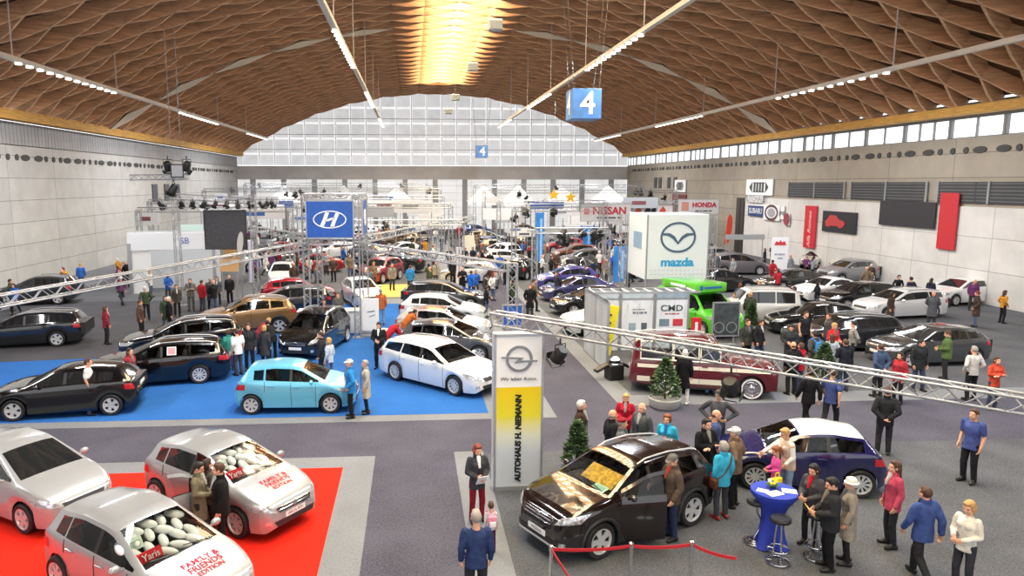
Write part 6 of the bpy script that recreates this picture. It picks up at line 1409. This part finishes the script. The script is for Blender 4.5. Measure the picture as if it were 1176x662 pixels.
# by the pale wall
for (px, py, h, f, ps, sx, tp_, lg, hr, lab) in ((202, 327, 1.72, -60, 'stand', 'f', J('#45443f'), '#1d1e22', ('short', 'brown'), 'person in an olive black jacket nearest the white booth'), (218, 320, 1.80, -80, 'folded', 'm', J('#6b6963'), '#5a5954', ('short', 'darkbrown'), 'man in an open grey jacket in the waiting group'),
        (231, 322, 1.72, 60, 'stand', 'm', J('#a3222f'), '#43464f', ('short', 'brown'), 'man in a red jacket in the waiting group'), (241, 319, 1.80, 90, 'stand', 'm', ('coat', '#4e4f55'), '#26272b', ('short', 'grey'), 'tall man in a long grey coat in the waiting group'),
        (249, 318, 1.70, -90, 'stand', 'f', J('#565a66'), '#26272b', ('bob', 'brown'), 'woman in a slate jacket and red scarf in the waiting group'), (263, 316, 1.74, -100, 'stand', 'm', J('#232428'), '#1b1c20', ('bald', 'grey'), 'man in black with a green bag by the bicycle'),
        (193, 341, 1.76, 20, 'stand', 'm', J('#17171a'), '#17171a', ('short', 'white'), 'white-haired man in black by the black estates'), (160, 345, 1.74, 0, 'stand', 'm', J('#55423a'), '#222', ('short', 'brown'), 'man in a brown coat near the white booth'), (120, 352, 1.68, 40, 'stand', 'f', J('#8a2b3a'), '#26272b', ('bob', 'brown'), 'woman in a maroon jacket by the charcoal sport utility car')):
    P(px, py, h, f, ps, sx, tp_, lg if len(lg) == 7 else '#222222', hr, lab)
P(100, 412, 1.74, 10, 'stand', 'm', ('tshirt', '#e4e4e2'), '#4a5a78', ('short', 'brown'), 'man in a white top between the black cars of the blue carpet corner')
P(148, 400, 1.7, -20, 'stand', 'f', J('#93303a'), '#2a2c33', ('bob', 'darkbrown'), 'woman in a wine red jacket near the tail of the corner black hatchback')
# around the maroon car and the far crowd on that stand
P(787, 402, 1.76, 60, 'stand', 'f', ('coat', '#17171a'), '#d9d9d6', ('bob', 'white'), 'figure in a black coat and white leggings before the maroon car', under='#b02434', shoes='#e6e6e4')
P(819, 393, 1.78, 80, 'stand', 'm', ('sweater', '#465578'), '#6284b4', ('short', 'brown'), 'man in a blue shirt and jeans beside the maroon car')
P(957, 424, 1.82, 40, 'walk', 'm', ('tshirt', '#3f4c80'), '#2c2d31', ('short', 'brown'), 'man in a navy T-shirt walking behind the white-roofed car')
P(931, 424, 1.78, 100, 'walk', 'm', J('#1a1a1d'), '#131315', ('short', 'darkbrown'), 'person in black next to the navy T-shirt')
CR = ((859, 367, 'm', J('#3a3b36'), 'short', 'brown', -80, 'suited man with a white shirt behind the maroon car nose'), (873, 367, 'm', J('#232327'), 'short', 'darkbrown', -60, 'man in a dark coat beside the suited man at the maroon car'),
      (909, 373, 'm', J('#303135'), 'short', 'black', -120, 'dark-haired man in a charcoal jacket in the crowd'), (912, 393, 'm', J('#1d1d20'), 'bald', 'brown', 95, 'broad man in a black leather jacket seen from behind in the crowd'),
      (921, 394, 'f', J('#b9222f'), 'bob', 'brown', 120, 'person in a red top next to the black leather jacket'), (937, 381, 'm', J('#4a463d'), 'short', 'black', 100, 'person with a blue rucksack beside the crowd conifer'),
      (926, 358, 'm', ('vest', '#222327'), 'short', 'brown', -90, 'man in a black waistcoat and white shirt in the crowd'), (953, 360, 'm', J('#494a50'), 'short', 'brown', 170, 'man in a slate jacket leaning by the charcoal estate'),
      (958, 371, 'm', J('#bd2a30'), 'short', 'blonde', -70, 'man in a bright red jacket in the crowd'), (956, 384, 'f', J('#aab3bd'), 'long', 'brown', 80, 'woman in a pale blue jacket in front of the red jacket'),
      (972, 390, 'm', J('#20242f'), 'short', 'brown', 90, 'man in a dark navy jacket seen from behind beside the pale blue jacket'), (981, 369, 'm', ('sweater', '#8b8a86'), 'short', 'black', 160, 'man in a grey hooded sweater at the edge of the crowd'),
      (843, 336, 'm', ('sweater', '#dededc'), 'short', 'brown', -120, 'man in a white shirt beside the white off-road car'), (862, 336, 'm', J('#3c4234'), 'short', 'blonde', 60, 'person in a dark green jacket leaning on the white off-road car'),
      (894, 309, 'f', J('#b02c3a'), 'bob', 'brown', 90, 'woman in a red jacket under the white crest banner'), (907, 324, 'm', J('#1b1c1f'), 'short', 'black', 60, 'man in black behind the red coat by the white coupe'), (913, 329, 'f', ('coat', '#b3243c'), 'long', 'brown', 100, 'woman in a crimson coat by the white coupe'),
      (640, 312, 'm', J('#33343a'), 'short', 'brown', 200, 'man in a dark jacket with a red bag among the angled row'), (599, 289, 'f', ('coat', '#6f6d6a'), 'bob', 'brown', 80, 'woman in a long grey coat on the main aisle'), (610, 284, 'm', J('#242529'), 'short', 'black', 60, 'man in black beside the long grey coat'), (623, 293, 'm', ('sweater', '#e2e2e0'), 'bald', 'grey', 0, 'man in a white shirt by the lilac post of the dark row'), (633, 294, 'm', J('#1f2024'), 'short', 'brown', 0, 'man in black next to the white shirt at the dark row'), (647, 294, 'f', ('sweater', '#d8d6d2'), 'bob', 'grey', 20, 'person in a cream top near the grey sport utility car'),
      (1012, 395, 'm', J('#40526f'), 'short', 'brown', 100, 'man in a denim blue jacket at the crowd edge'), (1035, 405, 'f', J('#a5313a'), 'bob', 'darkbrown', 200, 'woman in a brick red jacket at the crowd edge'), (1058, 390, 'm', J('#28292d'), 'short', 'black', -90, 'man in black facing out past the crowd'), (1090, 380, 'm', J('#556b3f'), 'short', 'brown', 150, 'man in a green jacket past the crowd'), (1120, 398, 'm', ('sweater', '#c8c8c6'), 'short', 'grey', 90, 'man in a light sweater past the crowd'), (1145, 410, 'f', J('#c04a34'), 'bob', 'brown', -90, 'woman in an orange red jacket past the crowd'), (1020, 445, 'm', J('#242528'), 'short', 'brown', 60, 'man in black walking the cross aisle'), (1120, 470, 'm', ('tshirt', '#43508a'), 'short', 'brown', 200, 'man in a blue T-shirt on the cross aisle'))
pz = ['stand', 'weight', 'hold', 'pockets', 'folded', 'behind']
for i, (px, py, sx, tp_, hs_, hc, f, lab) in enumerate(CR):
    P(px, py, 1.78 if sx == 'm' else 1.67, f, pz[i % 6], sx, tp_, ('#1f2025', '#3a4258', '#2b2b2e')[i % 3], (hs_, hc), lab, near=i < 12)
r, j, s = [o for o in [(COL.objects[-1], 0, 0)]][0]
rk = [o for o in COL.objects if o.get('label', '').startswith('person with a blue rucksack')][0]; bag(rk, blend_pose('behind', 'm'), 1, 'pack', '#3478c4', 'blue rucksack on the person beside the crowd conifer')
# ------------------------------------------------------------------ the deep part of the hall
rr = random.Random(21)
def clear(x, y, foot, pad):
    for cx, cy, a, l, w in foot:
        dx, dy = x - cx, y - cy; u = dx * math.cos(a) + dy * math.sin(a); v = -dx * math.sin(a) + dy * math.cos(a)
        if abs(u) < l + pad and abs(v) < w + pad: return False
    return True
ORD = ['', 'second', 'third', 'fourth', 'fifth', 'sixth', 'seventh', 'eighth', 'ninth', 'tenth', 'eleventh', 'twelfth', 'thirteenth', 'fourteenth', 'fifteenth', 'sixteenth']
def place_words(x, y):
    d = 'nearest' if y < 46 else 'middle' if y < 58 else 'deep' if y < 76 else 'rearmost'
    s_ = 'stands by the pale wall' if x < -9 else 'stands before the main aisle' if x < 3.4 else 'reach of the main aisle' if x < 7 else 'stands past the aisle' if x < 15 else 'stands by the concrete wall'
    return d + ' ' + s_
pend = []
CC = [('#141518', 'black'), ('#2a2c30', 'charcoal'), ('#55585c', 'grey'), ('#b9bcc0', 'silver'), ('#e6e8ea', 'white'), ('#e6e8ea', 'white'), ('#8d1f2a', 'red'), ('#28407a', 'blue'), ('#1c1d20', 'black'), ('#6d5a48', 'bronze')]
KN = {'hatch': 'hatchback', 'supermini': 'small hatchback', 'saloon': 'saloon', 'estate': 'estate car', 'suv': 'sport utility car', 'suvbig': 'tall sport utility car', 'mpv': 'people carrier', 'mini': 'tiny hatchback'}
def far_row(y, x0, x1, step, hd):
    x = x0
    while x < x1:
        xx, yy = x + rr.uniform(-.5, .5), y + rr.uniform(-.6, .6)
        if (x < -10.5 and y < 53) or (-6.5 < x < 3.5 and y < 48) or (7 < x < 18 and y < 49): x += step; continue
        if all((xx - c[0]) ** 2 + (yy - c[1]) ** 2 > 3.9 ** 2 for c in CARFOOT) and not (3.6 < xx < 7.0):
            k = rr.choice(list(KN)); h_, cn = rr.choice(CC); r_, _, _ = car(k, (xx, yy), hd + rr.uniform(-14, 14), h_, '', 1)
            pend.append((r_, '%s %s of the %s' % (cn, KN[k], place_words(xx, yy)), 'the'))
        x += step + rr.uniform(0, 1.6)
for y, hd, st in ((46, 200, 5.6), (51, 245, 3.3), (57, 195, 5.4), (62.5, 300, 3.3), (68, 200, 5.4), (73, 240, 3.4), (79, 190, 5.4), (85, 295, 3.4), (92, 195, 5.4)):
    far_row(y, -20, 3.0, st, hd); far_row(y + 1.5, 8, 29, st + .3, hd + 170)
TOPS = [('#1c1d21', 'black'), ('#2c3040', 'dark navy'), ('#55585e', 'grey'), ('#7b6a55', 'tan'), ('#a3262f', 'red'), ('#2f5fae', 'blue'), ('#d8d8d5', 'white'), ('#3d4a36', 'olive'), ('#8b8f94', 'pale grey'), ('#4a3a33', 'brown'), ('#c98a2c', 'ochre'), ('#6f3c6a', 'plum')]
n = 0; tries = 0; spots = [(-22, 3.2, 44, 98, 92), (3.6, 6.6, 36, 96, 24), (7.5, 31, 42, 96, 66), (-22, -8, 34, 44, 8), (14, 31, 32, 42, 12)]
for (x0, x1, ya, yb, cnt) in spots:
    n = 0; tries = 0
    while n < cnt and tries < 4000:
        tries += 1; u = rr.random() ** 1.4; x, y = rr.uniform(x0, x1), ya + (yb - ya) * u
        if not clear(x, y, CARFOOT, .35) or any((x - a_) ** 2 + (y - b_) ** 2 < .6 for a_, b_ in PFOOT): continue
        sx = rr.choice('mmf'); col, cn = rr.choice(TOPS); kd = rr.choice(['jacket', 'jacket', 'sweater', 'coat'])
        r_, _, _ = person((x, y), rr.uniform(0, 360), rr.choice(pz + ['walk']), sx, (kd, col), rr.choice(['#1e1f24', '#2f3a55', '#3b3b3e', '#54617c']), (rr.choice(['short', 'short', 'bald']) if sx == 'm' else rr.choice(['bob', 'long', 'curly']), rr.choice(list(HAIRC))), '', near=False)
        pend.append((r_, '%s in a %s %s of the %s' % ('man' if sx == 'm' else 'woman', cn, kd, place_words(x, y)), 'the')); n += 1
# structures of the far stands
fars = [(-20, 54, -9, 54, 5.0), (-9, 56, 3, 56, 5.2), (-22, 62, -6, 62, 5.4), (-8, 70, 3, 70, 5.6), (8, 56, 15, 56, 4.9), (8, 66, 18, 66, 5.2), (18, 72, 31, 72, 5.0), (-22, 78, 3, 78, 6.2), (8, 80, 30, 80, 6.0), (-22, 88, 3, 88, 6.3), (8, 92, 30, 92, 6.6), (-22, 97, 2, 97, 6.8), (7.6, 44.0, 12.2, 44.0, 4.0), (-6, 46.5, 3.2, 46.5, 4.4)]
for i, (x0, y0, x1, y1, z) in enumerate(fars):
    r_ = truss((x0, y0, z), (x1, y1, z), .34, '', cell=.45, chord=.032, lace=.018, n=5, group='far trusses'); pend.append((r_, 'thin horizontal truss of the ' + place_words((x0 + x1) / 2, y0), 'the'))
    for x in (x0, x1):
        r_ = tower(x, y0, z, '', .32, cell=.5, chord=.032, lace=.018, n=5, group='far truss posts'); pend.append((r_, 'slim truss post of the ' + place_words(x, y0), 'the'))
for i in range(46):
    f_ = rr.choice(fars[2:]); u = rr.random(); x, y, z = f_[0] + (f_[2] - f_[0]) * u, f_[1], f_[4] - .2
    if 12 < x < 22 and y < 67: continue
    r_ = spot((x, y, z + rr.choice([0, .5])), rr.uniform(.4, .6), rr.uniform(0, 6), .6, ''); pend.append((r_, 'black stage lamp of the ' + place_words(x, y), 'the'))
BCOL = [('#e3e5e8', 'white'), ('#d5d7da', 'pale grey'), ('#eceded', 'white'), ('#e6e8ea', 'white'), ('#a9adb2', 'grey'), ('#dedede', 'white'), ('#5878b8', 'blue'), ('#c9cbd0', 'pale grey'), ('#dfe0e2', 'white')]
FB = []
for i in range(52):
    x = rr.choice([rr.uniform(-22, 2.5), rr.uniform(8, 30)]); y = rr.uniform(56, 93); w_, h_ = rr.uniform(1.2, 4), rr.uniform(.5, 1.2); z = rr.uniform(2.6, 5.6); h, cn = rr.choice(BCOL)
    for _ in range(60):
        if clear(x - w_ / 2, y, CARFOOT, .5) and clear(x + w_ / 2, y, CARFOOT, .5) and clear(x, y, CARFOOT, .5) and all((x - a_) ** 2 + (y - b_) ** 2 > 5 for a_, b_ in FB): break
        x = rr.choice([rr.uniform(-22, 2.5), rr.uniform(8, 29)]); y = rr.uniform(56, 93)
    FB.append((x, y))
    if 7 < x < 32 and y < 67.5: h_ *= .6; z = 2.6
    r_ = thing('fascia_board', (x, y, z), 0, '', 'sign'); obj('panel', MB().bbox((0, 0, 0), (w_, .1, h_), .01), plain(h), r_); obj('post', MB().tube((-w_ / 2 + .1, .08, -z + .02), (-w_ / 2 + .1, .08, h_ / 2), .04, n=6), ALU, r_); obj('post', MB().tube((w_ / 2 - .1, .08, -z + .02), (w_ / 2 - .1, .08, h_ / 2), .04, n=6), ALU, r_)
    if i % 2: obj('print', MB().box((rr.uniform(-.3, .3) * w_ * .5, -.06, 0), (w_ * .4, .02, h_ * .35)), plain(rr.choice(['#51575e', '#8a8f96', '#7b4a50', '#3f6cb0'])), r_)
    pend.append((r_, '%s fascia board of the %s' % (cn, place_words(x, y)), 'the'))
for i, x in enumerate((-17, -9.5, -2, 10, 14.5, 21, 27)):
    r_ = thing('pavilion_tent', (x, 101 if i % 2 else 98, 0), 0, '', 'tent'); m = plain('#f0f1f2', .7)
    obj('roof', MB().add([(-2.2, -2, 4.4), (2.2, -2, 4.4), (2.2, 2, 4.4), (-2.2, 2, 4.4), (-.15, 0, 6.6), (.15, 0, 6.6)], [(0, 1, 5, 4), (1, 2, 5), (2, 3, 4, 5), (3, 0, 4), (0, 3, 2, 1)]), m, r_)
    obj('valance', MB().box((0, -2, 4.2), (4.4, .06, .5)), m, r_)
    for sx in (-2.1, 2.1):
        for sy in (-1.9, 1.9): obj('leg', MB().tube((sx, sy, 0), (sx, sy, 4.4), .05, n=6), ALU, r_)
    pend.append((r_, 'pavilion tent of the ' + place_words(x, 98), 'the'))
# every one of a look-alike set is told apart by its order from the pale wall
gr = {}
for o, lab, _ in pend: gr.setdefault(lab, []).append(o)
for lab, os_ in gr.items():
    os_.sort(key=lambda o: project(o.matrix_basis.translation)[0])
    for i, o in enumerate(os_):
        l_ = lab if len(os_) == 1 else ('leftmost ' + lab if i == 0 else '%s from left: %s' % (ORD[i] if i < len(ORD) else '%dth' % (i + 1), lab))
        w = l_.split()
        o['label'] = ' '.join(w[:16])
# ------------------------------------------------------------------ light
w = bpy.data.worlds.new('world'); SC.world = w; w.use_nodes = True
bg = w.node_tree.nodes['Background']; bg.inputs[0].default_value = (.95, .97, 1, 1); bg.inputs[1].default_value = WORLD_S
vs_ = SC.view_settings; vs_.view_transform = 'Standard'; vs_.look = 'None'; vs_.gamma = 1; vs_.use_curve_mapping = False; vs_.exposure = EXPO
SC.cycles.use_denoising = True
try: SC.cycles.denoiser = 'OPENIMAGEDENOISE'
except Exception: pass
SC.cycles.max_bounces = 7; SC.cycles.diffuse_bounces = 3; SC.cycles.glossy_bounces = 3; SC.cycles.transparent_max_bounces = 10
SC.cycles.sample_clamp_indirect = 6
SC.cycles.use_fast_gi = False

bpy.data.scenes.remove(TMP)
